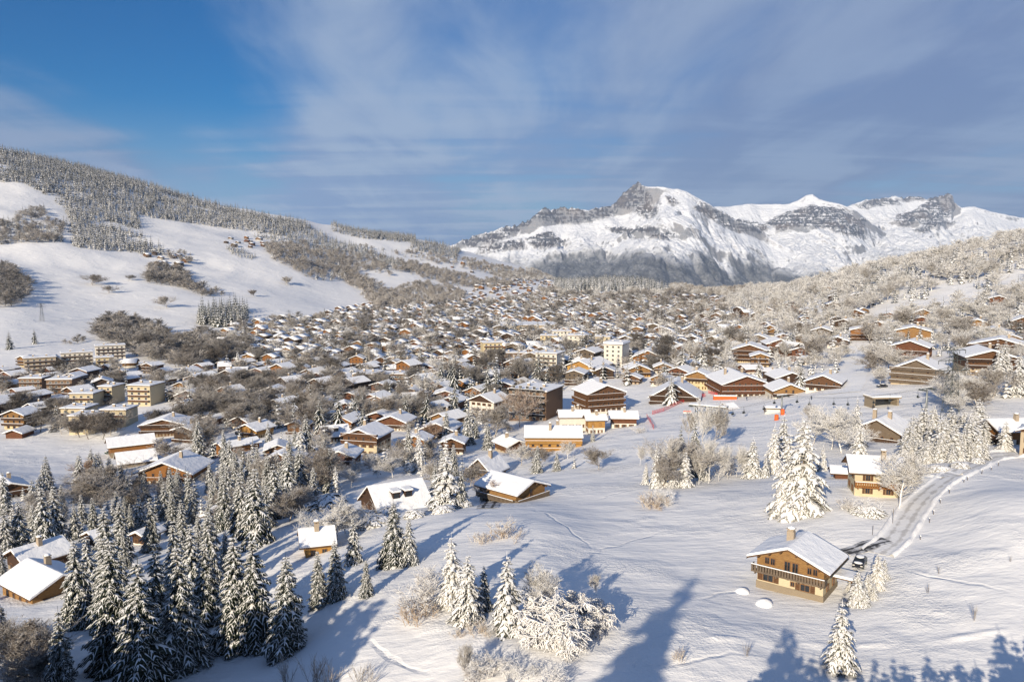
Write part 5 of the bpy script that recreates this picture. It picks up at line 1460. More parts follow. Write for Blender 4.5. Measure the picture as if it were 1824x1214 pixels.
# left mountainside
V += [([(-520,230),(-40,272),(-40,325),(-250,330),(-520,300)], 70, 'SSl', (14, 24), 7), ([(-40,300),(0,268),(150,300),(300,343),(400,370),(470,385),(540,396),(555,408),(500,420),(440,412),(380,404),(300,392),(245,384),(258,432),(300,455),(240,452),(210,448),(135,440),(122,385),(92,352),(40,325),(-40,325)], 150, 'SSSl', (14, 24), 5.5),
 ([(500,420),(555,408),(600,430),(640,440),(720,470),(700,478),(620,452),(540,440),(450,422)], 110, 'SSl', (13, 21), 6), ([(470,440),(560,432),(620,462),(640,500),(560,500),(480,460)], 75, 'bSlb', (10, 18), 6),
 ([(-20,395),(60,398),(120,400),(110,432),(0,436),(-20,436)], 150, 'Slb', (10, 18), 5.5), ([(20,392),(40,378),(80,372),(80,388),(40,396)], 110, 'Sb', (10, 16), 6),
 ([(120,400),(130,440),(200,448),(210,436),(150,405)], 130, 'Sl', (12, 20), 5.5), ([(300,455),(340,452),(340,470),(300,462)], 60, 'Sb', (9, 14), 7),
 ([(590,400),(660,409),(740,425),(740,434),(640,424),(590,412)], 170, 'SS', (14, 22), 5.5), ([(735,430),(780,434),(820,447),(810,460),(770,452),(730,444)], 170, 'SS', (13, 20), 5.5),
 ([(-10,480),(20,480),(50,505),(52,530),(20,548),(-10,550)], 130, 'dbd', (10, 16), 5.5), ([(258,492),(270,474),(300,476),(330,490),(345,512),(400,526),(360,528),(320,512),(262,506)], 140, 'bbd', (9, 15), 5.5),
 ([(402,442),(425,444),(455,458),(450,464),(420,458)], 240, 'lS', (9, 13), 4.5), ([(350,578),(352,562),(395,552),(440,552),(442,578),(395,584)], 260, 's', (18, 25), 4.5),
 ([(560,440),(650,450),(760,475),(860,500),(930,505),(880,515),(760,505),(640,480)], 52, 'bbS', (9, 16), 6), ([(590,475),(640,490),(700,530),(740,555),(680,555),(650,530),(600,490)], 130, 'bbl', (10, 18), 5.5),
 ([(690,520),(760,505),(830,520),(820,545),(700,545)], 70, 'bbl', (9, 16), 6), ([(640,440),(800,455),(960,490),(960,500),(800,475)], 42, 'bS', (9, 15), 7), ([(820,470),(960,482),(990,500),(900,500)], 50, 'fb', (8, 13), 7),
 ([(110,608),(150,600),(160,610),(120,618)], 90, 'db', (4, 7), 5), ([(440,640),(330,620),(350,590),(420,600)], 60, 'bd', (7, 12), 6)]
STYLE = {'s': ('spruce', 'lod', 'slim', 'dark'), 'S': ('spruce', 'lod', 'slim', 'dark'), 'm': ('spruce', 'lod', 'mid', 'snowy'), 'l': ('spruce', 'lodw', 'mid', 'pale'), 'w': ('spruce', 'lodw', 'white', 'white'),
         'b': ('bare', 'round', 'round', 'bare'), 'd': ('bare', 'dark', 'dark', 'dark bare'), 'f': ('bare', 'white', 'white', 'white frosted'), 'r': ('bare', 'rust', 'rust', 'rusty')}
HOLES = [PISTE, FIELD, [(540,900),(600,900),(600,1000),(530,1000)], [(880,830),(1010,830),(1010,905),(880,905)], [(630,850),(765,850),(765,915),(650,915)], [(255,825),(400,815),(365,875),(255,875)], [(820,795),(895,795),(890,860),(830,860)],
  [(1540,560),(1560,545),(1640,535),(1700,545),(1690,560),(1600,570)], [(1650,525),(1720,512),(1760,520),(1740,535),(1660,540)], [(15,975),(125,965),(125,1075),(15,1075)], [(590,770),(720,770),(720,810),(590,810)],
  [(1505,640),(1530,610),(1545,640),(1560,690),(1490,700)], [(185,775),(280,775),(280,835),(185,835)], [(1780,490),(1824,480),(1824,510),(1790,515)]]
TCELL = Grid(8)
for t_ in THINGS:
    if t_['cat'] == 'tree': TCELL.add(t_['x'], t_['y'], 2.0)
HB = Grid(20)
for o, x, y, s in HOUSES: HB.add(x, y, s * .55 + .5)
for c_ in cand: HB.add(c_[0], c_[1], 5.0)
rngt = np.random.default_rng(77)
pool = []
for poly, dens, types, (h0, h1), sp in V:
    pts = [hit(*p) for p in poly]
    xs, ys_ = [p[0] for p in pts], [p[1] for p in pts]
    area = (max(xs) - min(xs) + 10) * (max(ys_) * 1.03 - min(ys_) * .97) / 1e4
    nd = int(min(area * dens * 1.5, 60000))
    for x, y, z, a, b in zip(*sample(poly, nd, rngt)):
        if any(in_poly(a, b, H_) for H_ in HOLES): continue
        if TCELL.near(x, y, sp * rngt.uniform(.8, 1.3)): continue
        if y < 1500 and HB.near(x, y, 0): continue
        if y > 1250 and fbm(np.array(x / 90), np.array(y / 90), 71, 3) < -.5 + .15 * rngt.random(): continue
        TCELL.add(x, y, .5)
        ty = types[int(rngt.integers(0, len(types)))]
        h = rngt.uniform(h0, h1) * (1 if rngt.random() > .25 else .6) * (1.15 if rngt.random() > .9 else 1)
        pool.append((h / y, ty, x, y, z, h))
pool.sort(key=lambda p: -p[0])
# largest in the picture first: individual trees; the rest one mesh per kind
ind = {'spruce': sum(1 for t in THINGS if t['o'].name.startswith('spruce_tree')), 'bare': sum(1 for t in THINGS if t['o'].name.startswith('bare_tree'))}
rest = []
for _, ty, x, y, z, h in pool:
    kd, lo, hi_, lk = STYLE[ty]
    if ind[kd] < 322:
        ind[kd] += 1
        tall = 'tall ' if h > 13 else 'small ' if h < 7.5 else ''
        if kd == 'spruce': spruce(x, y, h, lo if y > 330 else hi_, rngt.uniform(1.0, 1.35), None, 'snowy spruces', tall + lk)
        else: bare(x, y, h, lo, rngt.uniform(.9, 1.3), None, 'bare frosted trees', tall + lk)
    else:
        rest.append((ty, x, y, z, h))
print('TREES', ind, 'rest', len(rest), 'nearest rest', min((r[3] for r in rest), default=0))
def lowtree(seed, whorls, nb, snow, ratio, mats, H=14.0):
    rng = np.random.default_rng(seed); T = Tris()
    for k in range(whorls):
        h = .04 + .9 * k / whorls; a0 = rng.uniform(0, 6.28)
        n_ = max(3, int(nb * (1.1 - .6 * h)))
        for j in range(n_):
            ln = H * ratio * (1 - h)**.85 * rng.uniform(.75, 1.2) + .15
            bough(T, rng, (0, 0, h * H), a0 + 6.283 * (j + rng.uniform(-.3, .3)) / n_, ln, .1 + .4 * h, .85, ln * .42 + .1, 2, snow, .3)
    T.tube(np.array([0, 0, -1.]), np.array([0, 0, H]), .3, .05, 0)
    v = np.array(T.v); return v, {4: np.array(T.q)}, {4: np.array(T.m)}, mats
def lowbare(seed, mat, H=10.0):
    me, kt = make_bare('low_bare', seed, H, 1, 2, 5, mat, .2, .4, .075)
    V_, Fq, Mi = [], [], []
    for m_ in (me, kt):
        b = len(V_); V_ += [v.co[:] for v in m_.vertices]
        for p in m_.polygons: Fq.append([b + i for i in p.vertices]); Mi.append(0)
    return pack(V_, Fq, Mi, [mat])
LP = {}
for k in range(4):
    LP['s', k] = lowtree(400 + k, 7, 6, .6, .19, MS); LP['S', k] = lowtree(410 + k, 6, 5, .62, .20, MF)
    LP['m', k] = lowtree(420 + k, 7, 6, .9, .2, MF); LP['l', k] = lowtree(430 + k, 6, 6, 1.1, .22, MF); LP['w', k] = lowtree(440 + k, 7, 6, 1.2, .23, MF)
    LP['b', k] = lowbare(450 + k, M_TWIG); LP['d', k] = lowbare(460 + k, M_TWIG_D); LP['f', k] = lowbare(470 + k, M_TWIG_W); LP['r', k] = lowbare(480 + k, M_LARCH)
items = {'far_spruce_forest': [], 'far_bare_wood': []}
for ty, x, y, z, h in rest:
    k = int(rngt.integers(0, 4)); con = ty in 'sSmlw'
    s = h / (14.0 if con else 10.0); wd = rngt.uniform(.9, 1.35)
    items['far_spruce_forest' if con else 'far_bare_wood'].append(((ty, k), x, y, z - .3, rngt.uniform(0, 6.28), (s * wd, s * wd, s)))
for nm, it in items.items():
    if it:
        o = merge(nm, LP, it); kind(o, 'stuff'); o['label'] = 'frosted conifer forest on the far slopes' if 'spruce' in nm else 'frosted leafless woods on the far slopes'
# ------------------------------------------------------------------ roads
def mat_road(name, slush, wet, thr, bank=False):
    n = NT(name); co = n.coord('Object'); at = n.n('ShaderNodeAttribute', attribute_name='across')
    tr = n.math('ABSOLUTE', n.math('SUBTRACT', n.math('ABSOLUTE', at.outputs['Fac']), .3 if bank else .42))
    tr = n.math('SUBTRACT', 1.0, n.math('MULTIPLY', tr, 5.0), None, True)
    v = n.math('ADD', n.math('MULTIPLY', tr, .25), n.noise(co, .45, 5, .65))
    c = n.mix(n.ramp(v, [(thr, 0), (thr + .16, 1)]), slush, wet)
    if bank: c = n.mix(n.ramp(n.math('ADD', n.math('ABSOLUTE', at.outputs['Fac']), n.math('MULTIPLY', n.math('SUBTRACT', n.noise(co, .7, 3), .5), .3)), [(.52, 0), (.66, 1)]), c, (.86, .86, .87))
    n.bump(n.noise(co, 2.2, 4), .16, .8)
    return n.col(c, .65)
M_ROAD = mat_road('slushy_road', (.80, .80, .81), (.55, .54, .535), .56, True)
M_ROADG = mat_road('grey_road', (.40, .41, .43), (.12, .12, .125), .42)
M_ASPH = mat_road('cleared_asphalt', (.55, .56, .60), (.05, .05, .055), .46)
def ribbon(name, pix, width, mat, label, lift=.10, bank=0):
    P = [hit(*p)[:2] if len(p) == 2 else p[:2] for p in pix]
    pts = []
    for i in range(len(P) - 1):
        p0, p1, p2, p3 = P[max(i - 1, 0)], P[i], P[i + 1], P[min(i + 2, len(P) - 1)]
        m = max(4, int(math.dist(p1, p2) / 1.0))
        for k in range(m):
            t_ = k / m
            pts.append(tuple(.5 * (2 * b + (c_ - a) * t_ + (2 * a - 5 * b + 4 * c_ - d) * t_**2 + (3 * b - a - 3 * c_ + d) * t_**3) for a, b, c_, d in zip(p0, p1, p2, p3)))
    pts.append(P[-1]); pts = np.array(pts)
    tg = np.gradient(pts, axis=0); tg /= np.linalg.norm(tg, axis=1)[:, None]; nm = np.stack([-tg[:, 1], tg[:, 0]], 1)
    na = 21 if bank else 9; a = np.linspace(-1, 1, na)
    w_ = np.full(len(pts), width / 2); w_ *= 1 + fbm(pts[:, 0] / 6, pts[:, 1] / 6, 5, 2) * .12
    XY = pts[:, None, :] + nm[:, None, :] * (a[None, :, None] * w_[:, None, None])
    Z_ = ground(XY[..., 0], XY[..., 1]) + lift - .07 * (np.abs(a)[None, :] == 1)
    if bank:
        Z_ = Z_ + bank * np.exp(-((np.abs(a)[None, :] - .82) / .11)**2) * (.15 + 1.7 * vnoise(XY[..., 0] / 2.3, XY[..., 1] / 2.3, 7)) - .25 * (np.abs(a)[None, :] == 1)
    V_ = np.concatenate([XY, Z_[..., None]], -1).reshape(-1, 3)
    i_ = (np.arange(len(pts) - 1)[:, None] * na + np.arange(na - 1)[None, :]).ravel()
    me = mesh_np(name, V_, [np.stack([i_, i_ + na, i_ + na + 1, i_ + 1], 1)], mat, smooth=True)
    at = me.attributes.new('across', 'FLOAT', 'POINT'); at.data.foreach_set('value', np.tile(a, len(pts)).astype(np.float32))
    o = obj(name, me); kind(o, 'structure'); o['label'] = label
    return pts, nm
road, rnm = ribbon('lane', [(1560,985),(1590,962),(1612,930),(1632,900),(1655,876),(1690,850),(1730,830),(1768,812),(1830,806)], 6.4, M_ROAD, 'slushy snow covered lane between ploughed banks', .10, .40)
ribbon('side_lane', [(1696,848),(1660,842),(1625,838),(1600,842)], 5.6, M_ROAD, 'slushy side lane by the hedge', .16, .28)
ribbon('driveway', [(1506,985),(1530,978),(1556,968),(1580,962)], 3.0, M_ASPH, 'dark cleared driveway', .19)
ribbon('driveway', [(868,905),(876,892),(884,880)], 5.0, M_ASPH, 'dark cleared driveway of the barn chalet', .13)
ribbon('road', [(-30,735),(20,712),(70,690),(150,676),(260,672)], 6, M_ROADG, 'grey valley road')
ribbon('road', [(95,770),(108,752),(128,735),(160,712)], 5, M_ROADG, 'grey road by the blocks')
ribbon('road', [(1252,575),(1240,560),(1228,545),(1216,533)], 14, M_ROADG, 'straight grey road in the far town')
ribbon('road', [(220,792),(290,786),(340,776),(390,764)], 5, M_ROAD, 'slushy road by the farmhouse')
ribbon('yard', [(170,812),(200,815),(240,812)], 8, M_ROAD, 'trodden snow yard of the farmhouse', .12)
ribbon('ski_track', [(1498,700),(1515,660),(1520,632),(1522,612)], 16, M_ROAD if False else M_SNOW, 'groomed snow track between the chalets', .2)

# the snow bank and the little posts along the lane
for i in range(10):
    f = (i + random.uniform(-.3, .3)) / 9 if i else 0; k = int(len(road) * (.10 + .62 * f)); p = road[k] - rnm[k] * 4.0
    z = float(ground(*p)); hgt = random.uniform(.8, 1.2)
    m = MB(); m.bar((0, 0, -.4), (random.uniform(-.12, .12), 0, hgt * .8), .07, 6, 0, .06); m.ball((0, 0, hgt * .82), .13, .13, .11, 7, 4, 1)
    thing('fence_post', 'post', None, 'fence posts along the lane', (p[0], p[1], z), me=m.mesh('fence_post', [M_BARK, M_SNOW]), look='snow-capped lane')
for px, b, t_, lb in [(1590,932,905,'thin snow marker pole on the bank beside the lane'),(1554,952,935,'thin snow marker pole behind the driveway of the lone honey chalet')]:
    x, y, h = by_rows(px, b, t_); m = MB(); m.bar((0, 0, -.4), (.05, 0, h), .045, 6)
    thing('marker_pole', 'pole', lb, None, (x, y, float(ground(x, y))), me=m.mesh('marker_pole', [M_BARK]))
for px, b, s, lb in [(1322,1054,1.15,'small snow mound further from the lone honey chalet wall'),(1361,1076,1.35,'larger rounded snow mound in front of the lone honey chalet')]:
    x, y, z = hit(px, b); m = MB(); m.ball((0, 0, 0), s * .95, s * .9, s * .62, 14, 8, 0, .03)
    thing('snow_mound', 'snow mound', lb, None, (x, y, z), me=m.mesh('snow_mound', [M_SNOW], True))

# ------------------------------------------------------------------ cars
M_PAINT = {}
def car(px, row, rz, paint, label, snow=True):
    x, y, z = hit(px, row)
    if paint not in M_PAINT:
        n = NT('car_paint'); n.b.inputs['Coat Weight'].default_value = .4; M_PAINT[paint] = n.col(paint, .35)
    o = thing('parked_car', 'car', label, 'parked cars', (x, y, z + .12), rz)
    m = MB()
    side = [(-2.05, .35), (-2.1, .75), (-1.75, .95), (-.95, 1.02), (-.35, 1.45), (1.05, 1.47), (1.75, 1.0), (2.08, .9), (2.1, .38)]
    w_ = [(p[0], p[1]) for p in side]
    m.v += [(a, -.85 + (.16 if b > 1.1 else 0), b) for a, b in w_] + [(a, .85 - (.16 if b > 1.1 else 0), b) for a, b in w_]
    n_ = len(w_)
    for k in range(n_): m.f.append((k, (k + 1) % n_, n_ + (k + 1) % n_, n_ + k)); m.m.append(0)
    m.f += [tuple(range(n_ - 1, -1, -1)), tuple(range(n_, 2 * n_))]; m.m += [0, 0]
    obj('body', m.mesh('body', [M_PAINT[paint]]), o)
    for s in (-1, 1):
        g_ = MB(); g_.poly([(-.85, s * .875, 1.02), (1.55, s * .875, 1.02), (1.0, s * .73, 1.40), (-.3, s * .73, 1.40)], [(0, 1, 2, 3)] if s > 0 else [(3, 2, 1, 0)]); obj('side_window', g_.mesh('side_window', [M_GLASS]), o)
    g_ = MB(); g_.poly([(-.98, -.66, 1.05), (-.98, .66, 1.05), (-.42, .6, 1.43), (-.42, -.6, 1.43)], [(3, 2, 1, 0)]); obj('windscreen', g_.mesh('windscreen', [M_GLASS]), o)
    for a in (-1.3, 1.3):
        for s in (-1, 1):
            t_ = MB(); t_.bar((a, s * .70, .32), (a, s * .90, .32), .33, 12); wh = obj('wheel', t_.mesh('wheel', [M_DARKSTEEL]), o)
            r_ = MB(); r_.bar((a, s * .901, .32), (a, s * .92, .32), .19, 10); obj('rim', r_.mesh('rim', [M_STEEL]), wh)
    for s in (-1, 1):
        l_ = MB(); l_.box(-2.13, -2.09, s * .6 - .17, s * .6 + .17, .62, .78); obj('headlight', l_.mesh('headlight', [M_FRAMEW]), o)
    if snow:
        s_ = MB(); s_.ball((.35, 0, 1.46), .85, .66, .17, 12, 6); s_.ball((-1.45, 0, 1.0), .55, .72, .13, 10, 5)
        obj('snow_cover', s_.mesh('snow_cover', [M_SNOW], True), o)
car(1531, 1008, 1.0, (.02, .022, .03), 'dark car with snowy roof parked beside the lone honey chalet')
car(196, 808, .4, (.03, .06, .05), 'dark green car parked in the farmhouse yard')
car(216, 813, .3, (.60, .60, .60), 'silver white car with snow on it in the farmhouse yard')
car(1571, 690, .1, (.02, .02, .025), 'dark car parked below the large grey chalet')
# ------------------------------------------------------------------ lift, pylons, nets
def lattice(px, b, t_, arms, label, wbase=.17):
    x, y, H = by_rows(px, b, t_)
    o = thing('power_pylon', 'pylon', label, None, (x, y, float(ground(x, y)) - .3), .2)
    m = MB(); B = H * wbase / 2; Tt = H * .035; nl = 9
    def c_(f): return B + (Tt - B) * min(1, f * 1.15)
    lev = [H * (1 - (1 - i / nl)**1.15) for i in range(nl + 1)]
    for i in range(nl):
        z0, z1 = lev[i], lev[i + 1]; a, b_ = c_(z0 / H), c_(z1 / H); r = .09 * H / 24
        q = [(-1, -1), (1, -1), (1, 1), (-1, 1)]
        for k in range(4):
            p, p2 = q[k], q[(k + 1) % 4]
            m.bar((p[0] * a, p[1] * a, z0), (p[0] * b_, p[1] * b_, z1), r, 4)
            m.bar((p[0] * a, p[1] * a, z0), (p2[0] * b_, p2[1] * b_, z1), r * .6, 3); m.bar((p2[0] * a, p2[1] * a, z0), (p[0] * b_, p[1] * b_, z1), r * .6, 3)
            m.bar((p[0] * b_, p[1] * b_, z1), (p2[0] * b_, p2[1] * b_, z1), r * .6, 3)
    obj('lattice_tower', m.mesh('lattice_tower', [M_DARKSTEEL]), o)
    for k in range(arms):
        a_ = MB(); z = H * (.97 - .14 * k); L_ = H * (.19 + .04 * k)
        for s in (-1, 1):
            a_.bar((0, -.35, z), (s * L_, 0, z), .1 * H / 24, 4); a_.bar((0, .35, z), (s * L_, 0, z), .1 * H / 24, 4); a_.bar((0, 0, z + H * .06), (s * L_, 0, z), .08 * H / 24, 4)
            for g_ in (.5, 1): a_.bar((s * L_ * g_, 0, z), (s * L_ * g_, 0, z - H * .05), .1 * H / 24, 5)
        obj('crossarm', a_.mesh('crossarm', [M_DARKSTEEL]), o)
    return o
LAND.append(('the power pylon', 1690, 690))
lattice(1692, 745, 618, 3, 'tall dark lattice power pylon standing among trees at the right of the piste')
lattice(75, 572, 540, 2, 'thin lattice pylon standing alone on the lower open slope', .2)
lattice(515, 572, 552, 2, 'tiny lattice pylon at the upper edge of town below the open slope', .2)
def lift_tower(px, b, t_, label):
    x, y, H = by_rows(px, b, t_); o = thing('lift_tower', 'chairlift tower', label, 'chairlift towers', (x, y, float(ground(x, y)) - .2), .5)
    m = MB(); m.bar((0, 0, 0), (0, 0, H), .42, 10, 0, .3); obj('pole', m.mesh('pole', [M_STEEL], True), o)
    a_ = MB(); a_.box(-2.6, 2.6, -.18, .18, H - .1, H + .3); a_.box(-2.6, 2.6, -.2, .2, H + .302, H + .5, 1); obj('crossarm', a_.mesh('crossarm', [M_STEEL, M_SNOW]), o)
    for s in (-1, 1):
        w_ = MB(); w_.box(s * 2.4 - .12, s * 2.4 + .12, -1.4, 1.4, H - .5, H - .2)
        for k in range(5): w_.bar((s * 2.4 - .16, -1.2 + .6 * k, H - .55), (s * 2.4 + .16, -1.2 + .6 * k, H - .55), .2, 8)
        obj('sheave_train', w_.mesh('sheave_train', [M_DARKSTEEL]), o)
    return Vector((x, y, float(ground(x, y)) + H))
T1 = lift_tower(1649, 740, 690, 'grey chairlift tower with T-shaped head beside the power pylon')
T2 = lift_tower(1392, 738, 703, 'grey chairlift tower rising by the white ski hut')
# drive station and the hut
x, y, z = hit(1262, 742); o = thing('lift_station', 'lift station', 'open dark steel chairlift station with snow on top on the lower piste', None, (x, y, z), -.5)
m = MB()
for a in (-5, 5):
    for b in (-1.6, 1.6): m.bar((a, b, -.5), (a, b, 4.2), .2, 6)
    m.bar((a, -1.6, 4.2), (a, 1.6, 4.2), .18, 6)
for b in (-1.6, 1.6):
    m.bar((-7.5, b, 4.3), (7.5, b, 4.3), .22, 6); m.bar((-5, b, 1), (0, b, 4.2), .1, 5); m.bar((5, b, 1), (0, b, 4.2), .1, 5)
obj('frame', m.mesh('frame', [M_DARKSTEEL]), o)
m = MB(); m.bar((-6.2, 0, 3.7), (-6.2, 0, 3.95), 2.2, 20); obj('bullwheel', m.mesh('bullwheel', [M_STEEL]), o)
m = MB(); m.box(-7.6, 7.6, -1.9, 1.9, 4.53, 4.7, 0); m.box(-7.5, 7.5, -1.8, 1.8, 4.702, 5.1, 1); obj('roof', m.mesh('roof', [M_DARKSTEEL, M_SNOW]), o)
S0 = Vector((x, y, z + 3.8))
chalet(1375, 735, 26, 85, .6, he=2.6, hl=2.2, pitch=14, low='white', up='grey', near=1, balc=(), chim=0, floors=1, ts=.35, og=.3, ov=.4, name='ski_hut', label='small white ski hut with thick snow roof on the piste')
chalet(1297, 728, 26, 50, .6, he=.9, hl=.1, pitch=26, low='white', up='brown', near=0, balc=(), chim=0, ts=.2, name='ski_hut', label='half-buried wooden shelter with one tilted roof on the piste')
# cables and chairs
for s in (-1, 1):
    m = MB(); off = Vector((s * 2.1, .9 * s, 0)); ch_pts = [S0 + off * .6, T2 + off, T1 + off]
    for a, b in zip(ch_pts, ch_pts[1:]):
        n_ = 16; pr = None
        for k in range(n_ + 1):
            f = k / n_; p = a.lerp(b, f); p.z -= 2.2 * 4 * f * (1 - f)
            if pr is not None: m.bar(pr, p, .035, 3)
            pr = p
    o = m.build('lift_cable', [M_DARKSTEEL]); o['category'] = 'cable'; o['label'] = ('uphill' if s < 0 else 'downhill') + ' steel cable of the chairlift above the piste'; o['group'] = 'chairlift cables'
    for k in range(6):
        f = (k + .5 + .2 * s) / 6; a, b = (ch_pts[0], ch_pts[1]) if f < .4 else (ch_pts[1], ch_pts[2])
        g_ = f / .4 if f < .4 else (f - .4) / .6; p = a.lerp(b, g_); p.z -= 2.2 * 4 * g_ * (1 - g_)
        o = thing('lift_chair', 'lift chair', None, 'chairs of the chairlift', (p.x, p.y, p.z - 2.6), .9, look='dark dangling chairlift')
        m = MB(); m.bar((0, 0, .5), (0, 0, 2.6), .05, 5); m.box(-1.2, 1.2, -.04, .04, 1.0, 1.07); obj('hanger', m.mesh('hanger', [M_DARKSTEEL]), o)
        m = MB(); m.box(-1.25, 1.25, -.5, 0, 0, .1); obj('seat', m.mesh('seat', [M_DARKSTEEL]), o)
        m = MB(); m.box(-1.25, 1.25, 0.003, .1, .1, .65); obj('backrest', m.mesh('backrest', [M_DARKSTEEL]), o)
# padded barrier, red nets
x, y, z = hit(1291, 711); o = thing('safety_barrier', 'barrier', 'long orange-red padded barrier with snow on top below the lift-base building', None, (x, y, z), -.05)
m = MB(); m.box(-5.2, 5.2, -.9, .9, -.5, 1.6); obj('padding', m.mesh('padding', [M_ORANGE]), o)
m = MB(); m.box(-5.1, 5.1, -.85, .85, 1.602, 2.0); obj('snow_cover', m.mesh('snow_cover', [M_SNOW]), o)
x, y, z = hit(1351, 703); o = thing('banner', 'banner', 'small red banner panel at the corner of the lift-base building', None, (x, y, z), -.1)
m = MB(); m.box(-1.4, 1.4, -.12, .12, 1.2, 4.4); obj('panel', m.mesh('panel', [M_RED]), o); 
for s_ in (-1.3, 1.3):
    m = MB(); m.bar((s_, 0, -.5), (s_, 0, 1.2), .08, 6); obj('post', m.mesh('post', [M_DARKSTEEL]), o)
M_NET = NT('red_net'); _b = M_NET.n('ShaderNodeTexChecker'); _b.inputs['Scale'].default_value = 1; M_NET.l(M_NET.coord('Object', 9), _b.inputs['Vector'])
_t = M_NET.n('ShaderNodeBsdfTransparent'); _m = M_NET.n('ShaderNodeMixShader'); M_NET.b.inputs['Base Color'].default_value = (.62, .06, .07, 1)
M_NET.l(_b.outputs['Fac'], _m.inputs[0]); M_NET.l(M_NET.b.outputs[0], _m.inputs[1]); M_NET.l(_t.outputs[0], _m.inputs[2]); M_NET.l(_m.outputs[0], M_NET.N['Material Output'].inputs['Surface']); M_NET = M_NET.mat
def net(pix, h, label):
    P = [hit(*p) for p in pix]; o = thing('safety_net', 'net', label, None, P[0])
    m = MB(); b = Vector(P[0])
    for a, c_ in zip(P, P[1:]):
        a, c_ = Vector(a) - b, Vector(c_) - b; m.poly([a, c_, c_ + Vector((0, 0, h)), a + Vector((0, 0, h))], [(0, 1, 2, 3)])
    for p in P:
        p = Vector(p) - b; q = MB(); q.bar(p - Vector((0, 0, .4)), p + Vector((0, 0, h + .15)), .05, 5); obj('pole', q.mesh('pole', [M_RED]), o)
    obj('mesh_panel', m.mesh('mesh_panel', [M_NET]), o)
net([(1256,706),(1238,710),(1218,716),(1200,724),(1182,732),(1162,738)], 1.7, 'long red safety net running down beside the dark lodge')
net([(1152,744),(1158,752),(1164,764)], 1.7, 'short red safety net across the lower piste edge')
net([(1290,706),(1275,704),(1262,700)], 1.5, 'short red net at the terrace of the lift-base building')
for px, b, lb in [(1383,748,'orange padded ball-like marker alone on the piste'),(1394,738,'orange padded mat wrapped around the foot of a chairlift tower')]:
    x, y, z = hit(px, b); m = MB(); m.bar((0, 0, -.3), (0, 0, 1.9), .8, 12, 0, .75); m.ball((0, 0, 1.92), .78, .78, .35, 12, 4, 1)
    thing('padded_marker', 'marker', lb, None, (x, y, z), me=m.mesh('padded_marker', [M_ORANGE, M_ORANGE], True))
x, y, z = hit(1224, 742); o = thing('piste_sign', 'sign', 'small white and red start board on posts at the lower piste', None, (x, y, z), 0)
m = MB(); m.box(-1.6, 1.6, -.08, .08, 1.4, 2.6); obj('board', m.mesh('board', [M_FRAMEW]), o); m = MB(); m.box(-1.6, 1.6, -.12, -.083, 2.1, 2.5); obj('stripe', m.mesh('stripe', [M_RED]), o)
for s_ in (-1.4, 1.4):
    m = MB(); m.bar((s_, 0, -.4), (s_, 0, 1.4), .07, 6); obj('post', m.mesh('post', [M_DARKSTEEL]), o)
# underpass portal
x, y, z = hit(1578, 724); o = thing('underpass', 'underpass', 'concrete underpass opening under the snow near the chairlift tower', None, (x, y, z), .1)
m = MB(); m.box(-5, -4.2, 0, 6, -1, 3); m.box(4.2, 5, 0, 6, -1, 3); obj('wall', m.mesh('wall', [PLAS['stone']]), o)
m = MB(); m.box(-5.6, 5.6, -.6, 6, 3.003, 3.5, 0); m.box(-5.5, 5.5, -.5, 6, 3.502, 4.0, 1); obj('deck', m.mesh('deck', [PLAS['stone'], M_SNOW]), o)
m = MB(); m.box(-4.19, 4.19, 4, 5.9, -1, 3); obj('opening', m.mesh('opening', [M_GLASS]), o)  # near-black block across the passage, stands in for the shade inside
# people on the piste
def person(px, row, cloth, leg, label, lean=0.0):
    x, y, z = hit(px, row); o = thing('person', 'person', label, None, (x, y, z), random.uniform(0, 6))
    V_ = [(0, 0, .95), (0, .02, 1.2), (0, .01, 1.42), (0, 0, 1.52), (0, -.02, 1.66), (.1, 0, .9), (.12, -.03, .5), (.13, .02, .06), (.13, -.14, .03), (-.1, 0, .9), (-.12, .05, .5), (-.13, .02, .06), (-.13, -.14, .03),
          (.2, 0, 1.42), (.27, .02, 1.15), (.25, -.14, .95), (-.2, 0, 1.42), (-.27, .02, 1.15), (-.25, -.14, .95)]
    E_ = [(0, 1), (1, 2), (2, 3), (3, 4), (0, 5), (5, 6), (6, 7), (7, 8), (0, 9), (9, 10), (10, 11), (11, 12), (2, 13), (13, 14), (14, 15), (2, 16), (16, 17), (17, 18)]
    rad = [.16, .17, .18, .07, .115, .11, .075, .055, .045, .11, .075, .055, .045, .075, .055, .045, .075, .055, .045]
    me = bpy.data.meshes.new('body'); me.from_pydata(V_, E_, []); b = obj('body', me, o)
    sk = b.modifiers.new('skin', 'SKIN'); sl = me.skin_vertices[0].data
    for v, r in zip(sl, rad): v.radius = (r, r * .85)
    sl[0].use_root = True
    b.modifiers.new('sub', 'SUBSURF').levels = 1
    if cloth not in M_PAINT: M_PAINT[cloth] = NT('ski_clothes').col(cloth, .8)
    me.materials.append(M_PAINT[cloth])
    m = MB(); m.ball((0, -.02, 1.70), .135, .145, .15, 10, 6); obj('helmet', m.mesh('helmet', [M_DARKSTEEL], True), o)
for px, r, c_, lb in [(1368,710,(.03,.03,.04),'skier in dark clothes standing by the honey chalet, first of two'),(1374,710,(.08,.02,.02),'skier in dark red clothes standing beside the one in dark clothes'),(1330,713,(.02,.03,.07),'skier in dark blue walking below the lift-base building'),(1445,712,(.03,.03,.03),'lone skier in black on the piste below the chalet beside the snow track')]:
    person(px, r, c_, None, lb)
x, y, h = by_rows(1620, 845, 800)

